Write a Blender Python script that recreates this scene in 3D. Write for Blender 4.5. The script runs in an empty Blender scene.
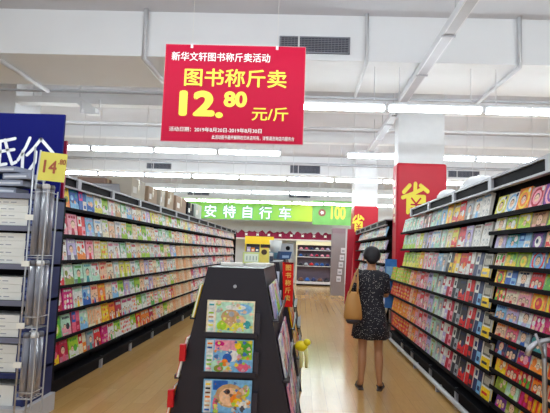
import bpy, bmesh, math, random
import numpy as np
from math import sin, cos, pi, radians, atan2, sqrt
from mathutils import Vector, Matrix

scene = bpy.context.scene
C = scene.collection

# ------------------------------------------------------------------ camera
FPX, YAW, PITCH, ROLL, EYE = 432.0, radians(1.2), radians(4.5), radians(1.85), 1.55
fw = Vector((-sin(YAW) * cos(PITCH), cos(YAW) * cos(PITCH), sin(PITCH)))
r0 = Vector((cos(YAW), sin(YAW), 0))
u0 = r0.cross(fw)
RT = r0 * cos(ROLL) + u0 * sin(ROLL)
UP = u0 * cos(ROLL) - r0 * sin(ROLL)
PX, PY = 294.03, 217.73                      # principal point of the cropped photograph
cam = bpy.data.cameras.new('camera')
cam.sensor_width = 36.0
cam.lens = FPX / 550 * 36.0
cam.shift_x = -(PX - 275) / 550
cam.shift_y = (PY - 206.5) / 550
cam.clip_end = 200
cam_ob = bpy.data.objects.new('camera', cam)
m = Matrix.Identity(4)
for i in range(3):
    m[i][0], m[i][1], m[i][2] = RT[i], UP[i], -fw[i]
m[2][3] = EYE
cam_ob.matrix_world = m
C.objects.link(cam_ob)
scene.camera = cam_ob

# ------------------------------------------------------------------ world, exposure
w = bpy.data.worlds.new('ambient_fill')
w.use_nodes = True
w.node_tree.nodes['Background'].inputs[0].default_value = (0.88, 0.95, 1.0, 1)
w.node_tree.nodes['Background'].inputs[1].default_value = 0.55  # added even fill light, coming in through the open side behind the camera
scene.world = w
scene.view_settings.view_transform = 'Standard'
scene.view_settings.look = 'None'
scene.view_settings.gamma = 1.0
scene.view_settings.exposure = 0.6
scene.cycles.use_denoising = True
scene.cycles.max_bounces = 8
TUBE_POWER = 20.0


def at(x, y, Y):
    """the point of the plane Y = const that the pixel (x, y) of the photograph shows"""
    d = fw * FPX + RT * (x - PX) - UP * (y - PY)
    t = Y / d.y
    return Vector((d.x * t, Y, EYE + d.z * t))


# ------------------------------------------------------------------ materials
def lin(c):
    return tuple((v / 12.92 if v <= 0.04045 else ((v + 0.055) / 1.055) ** 2.4) for v in c)


def hexc(h):
    return tuple(int(h[i:i + 2], 16) / 255 for i in (0, 2, 4))


MATS = {}


def M(name, h, rough=0.5, metal=0.0, vary=0.06, scale=6.0, emit=0.0, alpha=1.0, trans=0.0, bump=0.0, spec=0.4):
    if name in MATS:
        return MATS[name]
    mt = bpy.data.materials.new(name)
    mt.use_nodes = True
    nt = mt.node_tree
    b = nt.nodes['Principled BSDF']
    c = lin(hexc(h))
    b.inputs['Roughness'].default_value = rough
    b.inputs['Metallic'].default_value = metal
    b.inputs['Transmission Weight'].default_value = trans
    b.inputs['Alpha'].default_value = alpha
    b.inputs['Specular IOR Level'].default_value = spec
    tc = nt.nodes.new('ShaderNodeTexCoord')
    nz = nt.nodes.new('ShaderNodeTexNoise')
    nz.inputs['Scale'].default_value = scale
    nz.inputs['Detail'].default_value = 4
    nt.links.new(tc.outputs['Object'], nz.inputs['Vector'])
    mx = nt.nodes.new('ShaderNodeMix')
    mx.data_type = 'RGBA'
    mx.inputs[6].default_value = (*[v * (1 - vary) for v in c], 1)
    mx.inputs[7].default_value = (*[min(1, v * (1 + vary)) for v in c], 1)
    nt.links.new(nz.outputs['Fac'], mx.inputs[0])
    nt.links.new(mx.outputs[2], b.inputs['Base Color'])
    if bump:
        bp = nt.nodes.new('ShaderNodeBump')
        bp.inputs['Strength'].default_value = bump
        nt.links.new(nz.outputs['Fac'], bp.inputs['Height'])
        nt.links.new(bp.outputs['Normal'], b.inputs['Normal'])
    if emit:
        b.inputs['Emission Color'].default_value = (0.84, 0.95, 1.0, 1)
        b.inputs['Emission Strength'].default_value = emit
    MATS[name] = mt
    return mt


def print_material():
    """printed card: the ink colour of each face is an attribute, with a little paper grain"""
    mt = bpy.data.materials.new('printed_card')
    mt.use_nodes = True
    nt = mt.node_tree
    b = nt.nodes['Principled BSDF']
    b.inputs['Roughness'].default_value = 0.5
    b.inputs['Specular IOR Level'].default_value = 0.3
    a = nt.nodes.new('ShaderNodeAttribute')
    a.attribute_name = 'ink'
    tc = nt.nodes.new('ShaderNodeTexCoord')
    nz = nt.nodes.new('ShaderNodeTexNoise')
    nz.inputs['Scale'].default_value = 38
    nz.inputs['Detail'].default_value = 3
    nt.links.new(tc.outputs['Object'], nz.inputs['Vector'])
    mr = nt.nodes.new('ShaderNodeMapRange')
    mr.inputs['From Min'].default_value = 0.3
    mr.inputs['From Max'].default_value = 0.7
    mr.inputs['To Min'].default_value = 0.72
    mr.inputs['To Max'].default_value = 1.12
    nt.links.new(nz.outputs['Fac'], mr.inputs['Value'])
    mx = nt.nodes.new('ShaderNodeVectorMath')
    mx.operation = 'SCALE'
    nt.links.new(a.outputs['Color'], mx.inputs[0])
    nt.links.new(mr.outputs[0], mx.inputs['Scale'])
    nt.links.new(mx.outputs[0], b.inputs['Base Color'])
    return mt


PRINT = print_material()
BLACK = M('black_painted_steel', '141218', 0.7, vary=0.1, spec=0.15)
GREYF = M('light_grey_steel', 'a2a2aa', 0.4)
WHITE = M('white_paint', 'e4e4e6', 0.5)
PAPER = M('white_paper', 'efece4', 0.7)
STEEL = M('chrome', 'b4b4ba', 0.3, metal=0.8)
CRIM = M('crimson_board', '8e1230', 0.4)


# ------------------------------------------------------------------ mesh building
class MB:
    def __init__(self):
        self.v, self.f, self.c = [], [], []

    def poly(self, pts, col=None):
        n = len(self.v)
        self.v += [tuple(p) for p in pts]
        self.f.append(tuple(range(n, n + len(pts))))
        self.c.append(col)

    def box(self, x0, x1, y0, y1, z0, z1, col=None):
        n = len(self.v)
        self.v += [(x0, y0, z0), (x1, y0, z0), (x1, y1, z0), (x0, y1, z0), (x0, y0, z1), (x1, y0, z1), (x1, y1, z1), (x0, y1, z1)]
        for q in ((0, 3, 2, 1), (4, 5, 6, 7), (0, 1, 5, 4), (1, 2, 6, 5), (2, 3, 7, 6), (3, 0, 4, 7)):
            self.f.append(tuple(n + i for i in q))
            self.c.append(col)
        return self

    def tube(self, pts, r, seg=8, col=None, closed=False, ref=None):
        pts = [Vector(p) for p in pts]
        n0 = len(self.v)
        k = len(pts)
        for i, p in enumerate(pts):
            a = pts[i - 1] if (i > 0 or closed) else p
            b = pts[(i + 1) % k] if (i < k - 1 or closed) else p
            d = (b - a).normalized()
            rf = Vector(ref) if ref else (Vector((0, 0, 1)) if abs(d.z) < 0.9 else Vector((1, 0, 0)))
            s = d.cross(rf).normalized()
            t = s.cross(d)
            rr = r[i] if isinstance(r, (list, tuple)) else r
            for j in range(seg):
                an = 2 * pi * j / seg
                self.v.append(tuple(p + s * (rr * cos(an)) + t * (rr * sin(an))))
        for i in range(k if closed else k - 1):
            for j in range(seg):
                a = n0 + i * seg + j
                b = n0 + i * seg + (j + 1) % seg
                c = n0 + ((i + 1) % k) * seg + (j + 1) % seg
                d = n0 + ((i + 1) % k) * seg + j
                self.f.append((a, b, c, d))
                self.c.append(col)
        if not closed:
            self.f.append(tuple(n0 + j for j in reversed(range(seg))))
            self.c.append(col)
            self.f.append(tuple(n0 + (k - 1) * seg + j for j in range(seg)))
            self.c.append(col)
        return self

    def loft(self, rings, col=None, caps=True):
        n0 = len(self.v)
        s = len(rings[0])
        for r in rings:
            self.v += [tuple(p) for p in r]
        for i in range(len(rings) - 1):
            for j in range(s):
                self.f.append((n0 + i * s + j, n0 + i * s + (j + 1) % s, n0 + (i + 1) * s + (j + 1) % s, n0 + (i + 1) * s + j))
                self.c.append(col)
        if caps:
            self.f.append(tuple(n0 + j for j in reversed(range(s))))
            self.c.append(col)
            self.f.append(tuple(n0 + (len(rings) - 1) * s + j for j in range(s)))
            self.c.append(col)
        return self

    def ell(self, c, r, seg=14, rings=9, col=None):
        c = Vector(c)
        rr = []
        for i in range(rings + 1):
            a = -pi / 2 + pi * (i + 0.02) / (rings + 0.04)
            rr.append([(c.x + r[0] * cos(a) * cos(2 * pi * j / seg), c.y + r[1] * cos(a) * sin(2 * pi * j / seg), c.z + r[2] * sin(a)) for j in range(seg)])
        return self.loft(rr, col)

    def xf(self, mat, n0=0):
        for i in range(n0, len(self.v)):
            self.v[i] = tuple(mat @ Vector(self.v[i]))
        return self

    def mesh(self, name, mat, smooth=False):
        me = bpy.data.meshes.new(name)
        me.from_pydata(self.v, [], self.f)
        if any(c is not None for c in self.c):
            at_ = me.attributes.new('ink', 'FLOAT_COLOR', 'CORNER')
            buf = []
            for f, c in zip(self.f, self.c):
                buf += list((*lin(c), 1.0) if c is not None else (1, 1, 1, 1)) * len(f)
            at_.data.foreach_set('color', buf)
        me.materials.append(mat)
        if smooth:
            me.polygons.foreach_set('use_smooth', [True] * len(me.polygons))
        me.update()
        return me

    def build(self, name, mat, parent=None, smooth=False):
        o = bpy.data.objects.new(name, self.mesh(name, mat, smooth))
        C.objects.link(o)
        if parent is not None:
            o.parent = parent
        return o


def tag(o, label=None, cat=None, group=None, kind=None):
    if label:
        o['label'] = label
    if cat:
        o['category'] = cat
    if group:
        o['group'] = group
    if kind:
        o['kind'] = kind
    return o


def thing(name, label, cat, loc=(0, 0, 0), rot=(0, 0, 0), group=None):
    o = bpy.data.objects.new(name, None)
    o.empty_display_size = 0.1
    C.objects.link(o)
    o.location = loc
    o.rotation_euler = rot
    return tag(o, label, cat, group)


def struct(name, mb, mat, parent=None):
    o = mb.build(name, mat, parent)
    if parent is None:
        o['kind'] = 'structure'
    return o


def dup(root, loc, rot=None, label=None):
    r = root.copy()
    C.objects.link(r)
    r.location = loc
    if rot is not None:
        r.rotation_euler = rot
    if label:
        r['label'] = label
    for ch in list(root.children):
        c = ch.copy()
        C.objects.link(c)
        c.parent = r
        for g in list(ch.children):
            d = g.copy()
            C.objects.link(d)
            d.parent = c
    return r


def bevel(o, wdt, seg=2):
    b = o.modifiers.new('edge', 'BEVEL')
    b.width = wdt
    b.segments = seg
    b.limit_method = 'ANGLE'
    return o


def text(name, body, size, mat, parent, loc, rot=(pi / 2, 0, 0), sx=1.0, bold=0.0, depth=0.002, align='CENTER', space=1.0):
    """lettering turned into an ordinary mesh; loc is the middle (or the left end) of the line, in the parent's space"""
    cu = bpy.data.curves.new(name, 'FONT')
    cu.body = body
    cu.size = 1.0
    cu.space_character = space
    cu.extrude = 0.0
    ob = bpy.data.objects.new(name, cu)
    C.objects.link(ob)
    bpy.context.view_layer.update()
    dg = bpy.context.evaluated_depsgraph_get()
    me = bpy.data.meshes.new_from_object(ob.evaluated_get(dg))
    bpy.data.objects.remove(ob)
    bpy.data.curves.remove(cu)
    xs = [v.co.x for v in me.vertices]
    ys = [v.co.y for v in me.vertices]
    cx = (min(xs) + max(xs)) / 2 if align == 'CENTER' else min(xs)
    cy = (min(ys) + max(ys)) / 2
    if bold:
        src = [v.co.copy() for v in me.vertices]
        fs = [tuple(p.vertices) for p in me.polygons]
        nv, nf = [], []
        for k in range(9):
            dx, dy = (0, 0) if k == 8 else (bold * cos(k * pi / 4), bold * sin(k * pi / 4))
            nf += [tuple(i + len(nv) for i in f) for f in fs]
            nv += [(c.x + dx, c.y + dy, 0.0003 * k / size) for c in src]
        me = bpy.data.meshes.new(name)
        me.from_pydata(nv, [], nf)
    for v in me.vertices:
        v.co = ((v.co.x - cx) * size * sx, (v.co.y - cy) * size, depth + v.co.z * size)
    me.materials.clear()
    me.materials.append(mat)
    o = bpy.data.objects.new(name, me)
    C.objects.link(o)
    o.parent = parent
    o.location = loc
    o.rotation_euler = rot
    o['text_w'] = (max(xs) - min(xs)) * size * sx
    return o


ORD = ['first', 'second', 'third', 'fourth', 'fifth', 'sixth', 'seventh', 'eighth', 'ninth', 'tenth', 'eleventh', 'twelfth', 'thirteenth', 'fourteenth',
       'fifteenth', 'sixteenth', 'seventeenth', 'eighteenth', 'nineteenth', 'twentieth', 'twenty-first', 'twenty-second', 'twenty-third', 'twenty-fourth',
       'twenty-fifth', 'twenty-sixth', 'twenty-seventh', 'twenty-eighth', 'twenty-ninth', 'thirtieth']

# ================================================================== the room
def floor_material():
    mt = bpy.data.materials.new('wood_plank_floor')
    mt.use_nodes = True
    nt = mt.node_tree
    b = nt.nodes['Principled BSDF']
    tc = nt.nodes.new('ShaderNodeTexCoord')
    mp = nt.nodes.new('ShaderNodeMapping')
    mp.inputs['Rotation'].default_value = (0, 0, pi / 2)
    nt.links.new(tc.outputs['Object'], mp.inputs['Vector'])
    br = nt.nodes.new('ShaderNodeTexBrick')
    br.offset = 0.37
    br.inputs['Scale'].default_value = 1.0
    br.inputs['Brick Width'].default_value = 1.1
    br.inputs['Row Height'].default_value = 0.15
    br.inputs['Mortar Size'].default_value = 0.0025
    br.inputs['Color1'].default_value = (*lin(hexc('d2a768')), 1)
    br.inputs['Color2'].default_value = (*lin(hexc('c99b5e')), 1)
    br.inputs['Mortar'].default_value = (*lin(hexc('b88c58')), 1)
    nt.links.new(mp.outputs[0], br.inputs['Vector'])
    nz = nt.nodes.new('ShaderNodeTexNoise')
    m2 = nt.nodes.new('ShaderNodeMapping')
    m2.inputs['Scale'].default_value = (14, 1.2, 1)
    nt.links.new(tc.outputs['Object'], m2.inputs['Vector'])
    nt.links.new(m2.outputs[0], nz.inputs['Vector'])
    nz.inputs['Detail'].default_value = 5
    mr = nt.nodes.new('ShaderNodeMapRange')
    mr.inputs['To Min'].default_value = 0.86
    mr.inputs['To Max'].default_value = 1.14
    nt.links.new(nz.outputs['Fac'], mr.inputs['Value'])
    vm = nt.nodes.new('ShaderNodeVectorMath')
    vm.operation = 'SCALE'
    nt.links.new(br.outputs['Color'], vm.inputs[0])
    nt.links.new(mr.outputs[0], vm.inputs['Scale'])
    nt.links.new(vm.outputs[0], b.inputs['Base Color'])
    b.inputs['Roughness'].default_value = 0.16
    b.inputs['Specular IOR Level'].default_value = 0.8
    return mt


XW, YB = 13.0, 21.9
SLAB = 4.85
struct('floor', MB().box(-XW, XW, -5, YB + 0.2, -0.12, 0), floor_material())
CONC = M('painted_concrete', 'd2d2d8', 0.8, vary=0.08, scale=1.3)
BEAMM = M('white_painted_beam', 'ecedf0', 0.75, vary=0.04, scale=1.6)
WALLM = M('white_wall', 'e2e4e6', 0.8, vary=0.03)
struct('ceiling', MB().box(-XW, XW, -5, YB + 0.2, SLAB, SLAB + 0.2), CONC)
struct('wall_back', MB().box(-XW, XW, YB, YB + 0.2, 0, SLAB), WALLM)
struct('wall_left', MB().box(-XW - 0.2, -XW, -5, YB, 0, SLAB), WALLM)
struct('wall_right', MB().box(XW, XW + 0.2, -5, YB, 0, SLAB), WALLM)
struct('ceiling_beam', MB().box(-XW, XW, 5.79, 6.95, 4.2, SLAB), BEAMM)
struct('ceiling_beam', MB().box(-XW, XW, 14.8, 15.9, 4.2, SLAB), BEAMM)
# secondary ribs between the beams
for i, y in enumerate((8.9, 11.6)):
    struct('ceiling_rib', MB().box(-XW, XW, y, y + 0.22, 4.55, SLAB), BEAMM)
struct('column_1', MB().box(1.82, 2.72, 8.36, 8.68, 0, SLAB), WHITE)
struct('column_2', MB().box(1.62, 2.34, 13.62, 14.4, 0, SLAB), WHITE)
struct('column_3', MB().box(-6.4, -5.66, 8.1, 8.9, 0, SLAB), WHITE)

# air vents in the beam faces and the back wall
VENTF = M('vent_frame', '8a8c96', 0.5)
VENTB = M('vent_dark', '23273a', 0.6)


def vent(label, x0, x1, y, z0, z1, n):
    t = thing('air_vent', label, 'air vent', ((x0 + x1) / 2, y, (z0 + z1) / 2), group='ceiling air vents')
    hw, hh = (x1 - x0) / 2, (z1 - z0) / 2
    b = MB().box(-hw, hw, -0.02, 0.0, -hh, hh).build('backing', VENTB, t)
    f = MB()
    f.box(-hw, hw, -0.04, -0.02, hh - 0.015, hh).box(-hw, hw, -0.04, -0.02, -hh, -hh + 0.015)
    f.box(-hw, -hw + 0.015, -0.04, -0.02, -hh, hh).box(hw - 0.015, hw, -0.04, -0.02, -hh, hh)
    f.build('frame', VENTF, t)
    s = MB()
    for k in range(n):
        z = -hh + (k + 0.5) * 2 * hh / n
        s.box(-hw + 0.015, hw - 0.015, -0.035, -0.02, z - 0.004, z + 0.004)
    k = int((x1 - x0) / 0.045)
    for i in range(k):
        x = -hw + (i + 0.5) * 2 * hw / k
        s.box(x - 0.003, x + 0.003, -0.037, -0.02, -hh, hh)
    s.build('slats', VENTF, t)
    d = MB()
    d.box(-hw + hw * 0.55 - 0.012, -hw + hw * 0.55 + 0.012, -0.045, -0.02, -hh, hh)
    d.build('mullion', WHITE, t)
    return t


vent('dark louvred air vent in the near white beam, beside the red hanging sign', -0.40, 0.575, 5.79, 4.29, 4.52, 9)
vent('dark louvred air vent in the second beam, over the shelving beside the blue board', -5.5, -4.65, 14.8, 4.28, 4.47, 6)
vent('dark louvred air vent in the second beam, above the middle of the green banner', -0.50, 0.54, 14.8, 4.26, 4.55, 8)
vent('dark louvred air vent in the second beam, beyond the red pillar and right-hand shelving', 4.95, 6.0, 14.8, 4.28, 4.5, 6)
vent('small dark vent on the back wall above the start of the green banner', -5.95, -4.85, YB, 4.28, 4.47, 5)
vent('small dark vent on the back wall above the end of the green banner', -0.75, 0.33, YB, 4.3, 4.5, 5)
vent('small dark vent on the back wall between the two red pillars', 2.6, 3.45, YB, 4.5, 4.7, 5)

# pipes and conduits
PIPE = M('galvanised_pipe', 'b4b4ba', 0.45, metal=0.2)
PIPEW = M('white_conduit', 'd8d8dc', 0.5)
for nm, lab, pts, r in (
    ('ceiling_pipe', 'long thin grey pipe running across under the back edge of the near beam', [(-XW, 7.15, 4.17), (XW, 7.15, 4.17)], 0.022),
    ('ceiling_pipe', 'second long white pipe across the ceiling beyond the near row of lamps', [(-XW, 9.6, 4.35), (XW, 9.6, 4.35)], 0.03),
    ('ceiling_pipe', 'long grey sprinkler pipe over the far rows of lamps', [(-XW, 13.4, 4.3), (XW, 13.4, 4.3)], 0.045),
    ('conduit', 'white conduit bent down the beam above the blue board', [(-4.42, 5.74, SLAB), (-4.42, 5.74, 4.15), (-4.42, 7.1, 4.15)], 0.035),
    ('conduit', 'white conduit bent down the beam just before the red hanging sign', [(-2.27, 5.74, SLAB), (-2.27, 5.74, 4.15), (-2.27, 7.1, 4.15)], 0.035),
    ('conduit', 'thin white conduit bent down the beam between vent and cable tray', [(0.80, 5.74, SLAB), (0.80, 5.74, 4.15), (0.80, 7.0, 4.15)], 0.026),
    ('conduit', 'white conduit bent down the beam beyond the cable tray, over the tall shelving', [(2.88, 5.74, SLAB), (2.88, 5.74, 4.15), (2.88, 7.6, 4.15)], 0.03),
):
    tag(MB().tube(pts, r, 8).build(nm, PIPE if 'grey' in lab else PIPEW, None, True), lab, 'pipe', 'ceiling pipes')


def tray(label, x, y0, y1, z):
    t = thing('cable_tray', label, 'cable tray', (x, y0, z), group='cable trays')
    L = y1 - y0
    MB().box(-0.07, -0.055, 0, L, -0.05, 0.04).build('side_rail', PIPEW, t)
    MB().box(0.055, 0.07, 0, L, -0.05, 0.04).build('side_rail', PIPEW, t)
    MB().box(-0.055, 0.055, 0, L, -0.05, -0.04).build('bottom_plate', PIPE, t)
    cb = MB()
    for k in (-0.03, 0.0, 0.03):
        cb.tube([(k, 0, -0.03), (k, L, -0.03)], 0.012, 6)
    cb.build('cable', BLACK, t)
    k = 0
    y = 0.5
    while y < L:
        MB().box(-0.08, 0.08, y - 0.012, y + 0.012, -0.065, -0.05).tube([(0.078, y, -0.06), (0.078, y, (SLAB - z) if not 5.79 <= y0 + y <= 6.95 else 4.2 - z)], 0.006, 5).build('hanger', PIPE, t)
        y += 1.1


tray('grey cable tray running away under the beam between vent and red pillar', 1.6, 3.2, 7.1, 4.12)
tray('grey cable tray ending beside the white pillar, beyond the near row of lamps', 1.6, 7.7, 11.0, 4.10)
t = thing('air_duct', 'white bent air duct hung above the blue sign board', 'air duct', (-4.35, 8.0, 4.2), group=None)
MB().loft([[(-1.2, -0.1, 0.02), (-1.2, 0.1, 0.02), (-1.2, 0.1, 0.14), (-1.2, -0.1, 0.14)], [(0, -0.1, 0.02), (0, 0.1, 0.02), (0.05, 0.1, 0.14), (0.05, -0.1, 0.14)],
           [(0.14, -0.1, -0.1), (0.14, 0.1, -0.1), (0.36, 0.1, -0.06), (0.36, -0.1, -0.06)], [(0.16, -0.1, -0.16), (0.16, 0.1, -0.16), (0.37, 0.1, -0.16), (0.37, -0.1, -0.16)]]).build('duct_body', WHITE, t)
MB().tube([(0.1, -0.12, 0.05), (0.1, -0.12, -0.18), (0.45, -0.12, -0.18), (0.45, -0.12, 0.08)], 0.018, 6).build('hanger_bracket', PIPEW, t)
for x in (-0.9, 0.0):
    MB().tube([(x, 0, 0.13), (x, 0, SLAB - 4.2)], 0.012, 6).build('hanging_rod', PIPEW, t)

# fluorescent lamps: rows across the store, 1.35 m pitch
TUBE = M('lit_fluorescent_tube', 'ffffff', 0.4, emit=TUBE_POWER)
HOUS = M('lamp_housing', 'd0d0d4', 0.4)
hm = MB().box(-0.66, 0.66, -0.03, 0.03, 0.035, 0.075).box(-0.665, -0.63, -0.028, 0.028, -0.03, 0.035).box(0.63, 0.665, -0.028, 0.028, -0.03, 0.035).mesh('housing', HOUS)
tmb = MB().tube([(-0.63, 0, 0), (0.63, 0, 0)], 0.046, 10).mesh('tube', TUBE, True)
rdm = MB()
ROWS = [(-0.4, 'rearmost', -4.5, 4.5), (2.8, 'overhead', -4.5, 4.5), (5.95, 'nearest', 0.7, 5), (8.95, 'second', -6.3, 6.3), (12.1, 'third', -6.8, 8.3), (15.1, 'fourth', -8, 9), (18.2, 'farthest', -9, 9)]
for (y, rn, xa, xb) in ROWS:
    x = -1.17 - 1.35 * 8
    x += {5.95: 0.27, -0.4: 0, 2.8: 0}.get(y, 0)
    k = 0
    while x < xb:
        if xa - 0.66 <= x and not (y == 8.95 and -0.5 < x < 0.9):
            if y == 5.95:
                w_ = 'lit fluorescent lamp in the nearest row, %s one after the red hanging sign' % ORD[k]
            else:
                w_ = 'lit fluorescent lamp in the %s ceiling row, %s from its left end' % (rn, ORD[k])
            o = thing('fluorescent_lamp', w_, 'ceiling lamp', (x, y, 3.6), group='fluorescent ceiling lamps')
            for nm, me in (('housing', hm), ('tube', tmb)):
                c = bpy.data.objects.new(nm, me)
                C.objects.link(c)
                c.parent = o
            top = 4.2 if (5.79 <= y <= 6.95 or 14.8 <= y <= 15.9) else SLAB
            for s in (-0.5, 0.5):
                rod = MB().tube([(s, 0, 0.075), (s, 0, top - 3.6)], 0.006, 5).build('hanging_rod', PIPEW, o)
            k += 1
        x += 1.35

# ================================================================== books
COL = dict(white='f0eee8', cream='f3e6c8', yellow='f4cf2a', lemon='e9e25a', orange='f08a2c', red='d8262c', crimson='b8163c', magenta='d3247f', pink='f0a6b4',
           rose='e46a86', purple='7c3f96', lilac='c3b4dc', navy='25305e', blue='2f63b4', sky='8cc0e6', teal='3f9a9e', mint='bfe3cc', green='58a83c', lime='a9cf3a',
           olive='8f9a3c', brown='7a4e3c', tan='cda57a', grey='a9adb4', charcoal='2e2c36', peach='f6c9a4', black='1a181c')
def vivid(c, k=1.12):
    g = sum(c) / 3
    return tuple(min(1.0, max(0.0, g + (v - g) * k)) for v in c)


COLR = {k: vivid(hexc(v)) for k, v in COL.items()}
SKIN, HAIR = hexc('f3c9a8'), hexc('3a2620')


def circle(cx, cy, rx, ry, n=12, a0=0.0, a1=2 * pi):
    k = n if a1 - a0 > 6 else n + 1
    return [(cx + rx * cos(a0 + (a1 - a0) * i / n), cy + ry * sin(a0 + (a1 - a0) * i / n)) for i in range(k)]


def rect(x0, x1, y0, y1):
    return [(x0, y0), (x1, y0), (x1, y1), (x0, y1)]


def art(spec, rng, asp):
    """flat printed shapes of a cover in unit coordinates; asp = width / height"""
    bg, a1, a2, des = spec
    B, A, D = COLR[bg], COLR[a1], COLR[a2]
    out = []

    def add(p, c):
        out.append(([(min(0.99, max(0.01, x)), min(0.99, max(0.01, y))) for x, y in p], c))

    def blob(cx, cy, r, c, sq=1.0):
        add(circle(cx, cy, r, r * asp * sq), c)

    def head(cx, cy, r, hair=HAIR):
        blob(cx, cy + r * 0.2, r * 1.12, hair)
        blob(cx, cy, r, SKIN)
        for s in (-1, 1):
            blob(cx + s * r * 0.4, cy, r * 0.13, HAIR)

    def title(y, c, hgt=0.09):
        n = rng.randint(3, 5)
        wd = 0.76 / n
        for i in range(n):
            add(rect(0.12 + i * wd, 0.12 + (i + 0.78) * wd, y, y + hgt), c)

    if des == 'figure':
        add(rect(0.0, 1.0, 0.0, 0.25), tuple(0.5 * (p + q) for p, q in zip(B, D)))
        add([(0.3, 0.02), (0.74, 0.02), (0.62, 0.36), (0.40, 0.36)], A)
        head(0.5 + rng.uniform(-.06, .06), 0.5, 0.2, rng.choice([HAIR, D, hexc('8a5a2c')]))
        title(0.80, A, 0.11)
    elif des == 'faces':
        for k in range(3):
            x, y = 0.22 + 0.28 * k, 0.30 + 0.1 * (k % 2)
            add([(x - 0.14, 0.03), (x + 0.14, 0.03), (x + 0.07, y - 0.05), (x - 0.07, y - 0.05)], (A, D, B)[k])
            head(x, y, 0.12)
        title(0.74, A, 0.15)
    elif des == 'disc':
        blob(0.5, 0.42, 0.36, A)
        blob(0.5, 0.42, 0.24, D)
        blob(0.44, 0.45, 0.1, B)
        title(0.82, A, 0.1)
    elif des == 'band':
        add(rect(0, 1, 0.0, 0.40), A)
        blob(0.66, 0.42, 0.2, D)
        head(0.34, 0.42, 0.13)
        title(0.78, D, 0.11)
        add(rect(0.1, 0.62, 0.08, 0.13), B)
    elif des == 'blocks':
        add(rect(0, 0.5, 0.5, 1), A)
        add(rect(0.5, 1, 0.0, 0.5), D)
        add(rect(0.12, 0.4, 0.62, 0.84), B)
        add(rect(0.6, 0.9, 0.12, 0.3), B)
    elif des == 'stripes':
        for k in range(5):
            add(rect(0.07 + 0.185 * k, 0.17 + 0.185 * k, 0.14, 0.86), A if k % 2 == 0 else D)
    elif des == 'spots':
        for k in range(9):
            blob(0.18 + 0.32 * (k % 3) + rng.uniform(-.05, .05), 0.16 + 0.25 * (k // 3) + rng.uniform(-.04, .04), 0.09 + 0.04 * rng.random(), (A, D, SKIN)[rng.randrange(3)])
        title(0.84, D, 0.1)
    elif des == 'scene':
        add([(0, 0), (1, 0), (1, 0.30), (0.7, 0.42), (0.4, 0.30), (0, 0.40)], A)
        blob(0.76, 0.68, 0.14, D)
        add([(0.2, 0.3), (0.28, 0.3), (0.28, 0.5), (0.2, 0.5)], hexc('6e4a30'))
        blob(0.24, 0.56, 0.17, A)
        head(0.56, 0.36, 0.11)
        title(0.83, D, 0.1)
    elif des == 'photo':
        add(rect(0.08, 0.92, 0.46, 0.94), hexc('6c6a5e'))
        add(rect(0.16, 0.84, 0.54, 0.80), hexc('b9b4a4'))
        add(rect(0, 1, 0, 0.40), A)
        add(rect(0.12, 0.7, 0.14, 0.24), D)
    elif des == 'pets':
        for k in range(4):
            x, y = 0.28 + 0.44 * (k % 2), 0.20 + 0.42 * (k // 2)
            blob(x, y, 0.14, A)
            for s in (-1, 1):
                add([(x + s * 0.05 - 0.04, y + 0.06), (x + s * 0.05 + 0.04, y + 0.06), (x + s * 0.07, y + 0.17)], A)
            blob(x, y - 0.01, 0.10, B)
        title(0.86, D, 0.08)
    elif des == 'ring':
        blob(0.5, 0.5, 0.44, A)
        blob(0.5, 0.5, 0.32, B)
        head(0.5, 0.46, 0.17)
        blob(0.82, 0.86, 0.1, D)
    return out


def cover_mb(wd, h, t, spec, rng, fine=True):
    bg = COLR[spec[0]]
    mb = MB()
    hw = wd / 2
    if fine:
        mb.box(-hw, hw, 0, 0.002, 0, h, bg)
        mb.box(-hw, hw, t - 0.002, t, 0, h, COLR[spec[1]])
        mb.box(-hw, -hw + 0.002, 0.002, t - 0.002, 0, h, bg)
    else:
        mb.box(-hw, hw, 0, t, 0, h, bg)
    for k, (p, c) in enumerate(art(spec, rng, wd / h)):
        y = -0.0004 - 0.00022 * k
        mb.poly([(-hw + a * wd, y, b * h) for a, b in p], c)
    return mb


def page_mesh(wd, h, t):
    hw = wd / 2
    return MB().box(-hw + 0.002, hw - 0.003, 0.002, t - 0.002, 0.002, h - 0.003).mesh('page_block', PAPER)


XL, XR = -2.48, 1.66                      # front planes of the two runs of shelving
ZR = [1.92, 1.635, 1.365, 1.10, 0.835, 0.56, 0.29]
ZR_R = [1.91, 1.635, 1.355, 1.085, 0.815, 0.54, 0.27]
ZR_S = [round(1.91 - 0.147 * k, 3) for k in range(12)]
R = random.Random(7)

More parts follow.
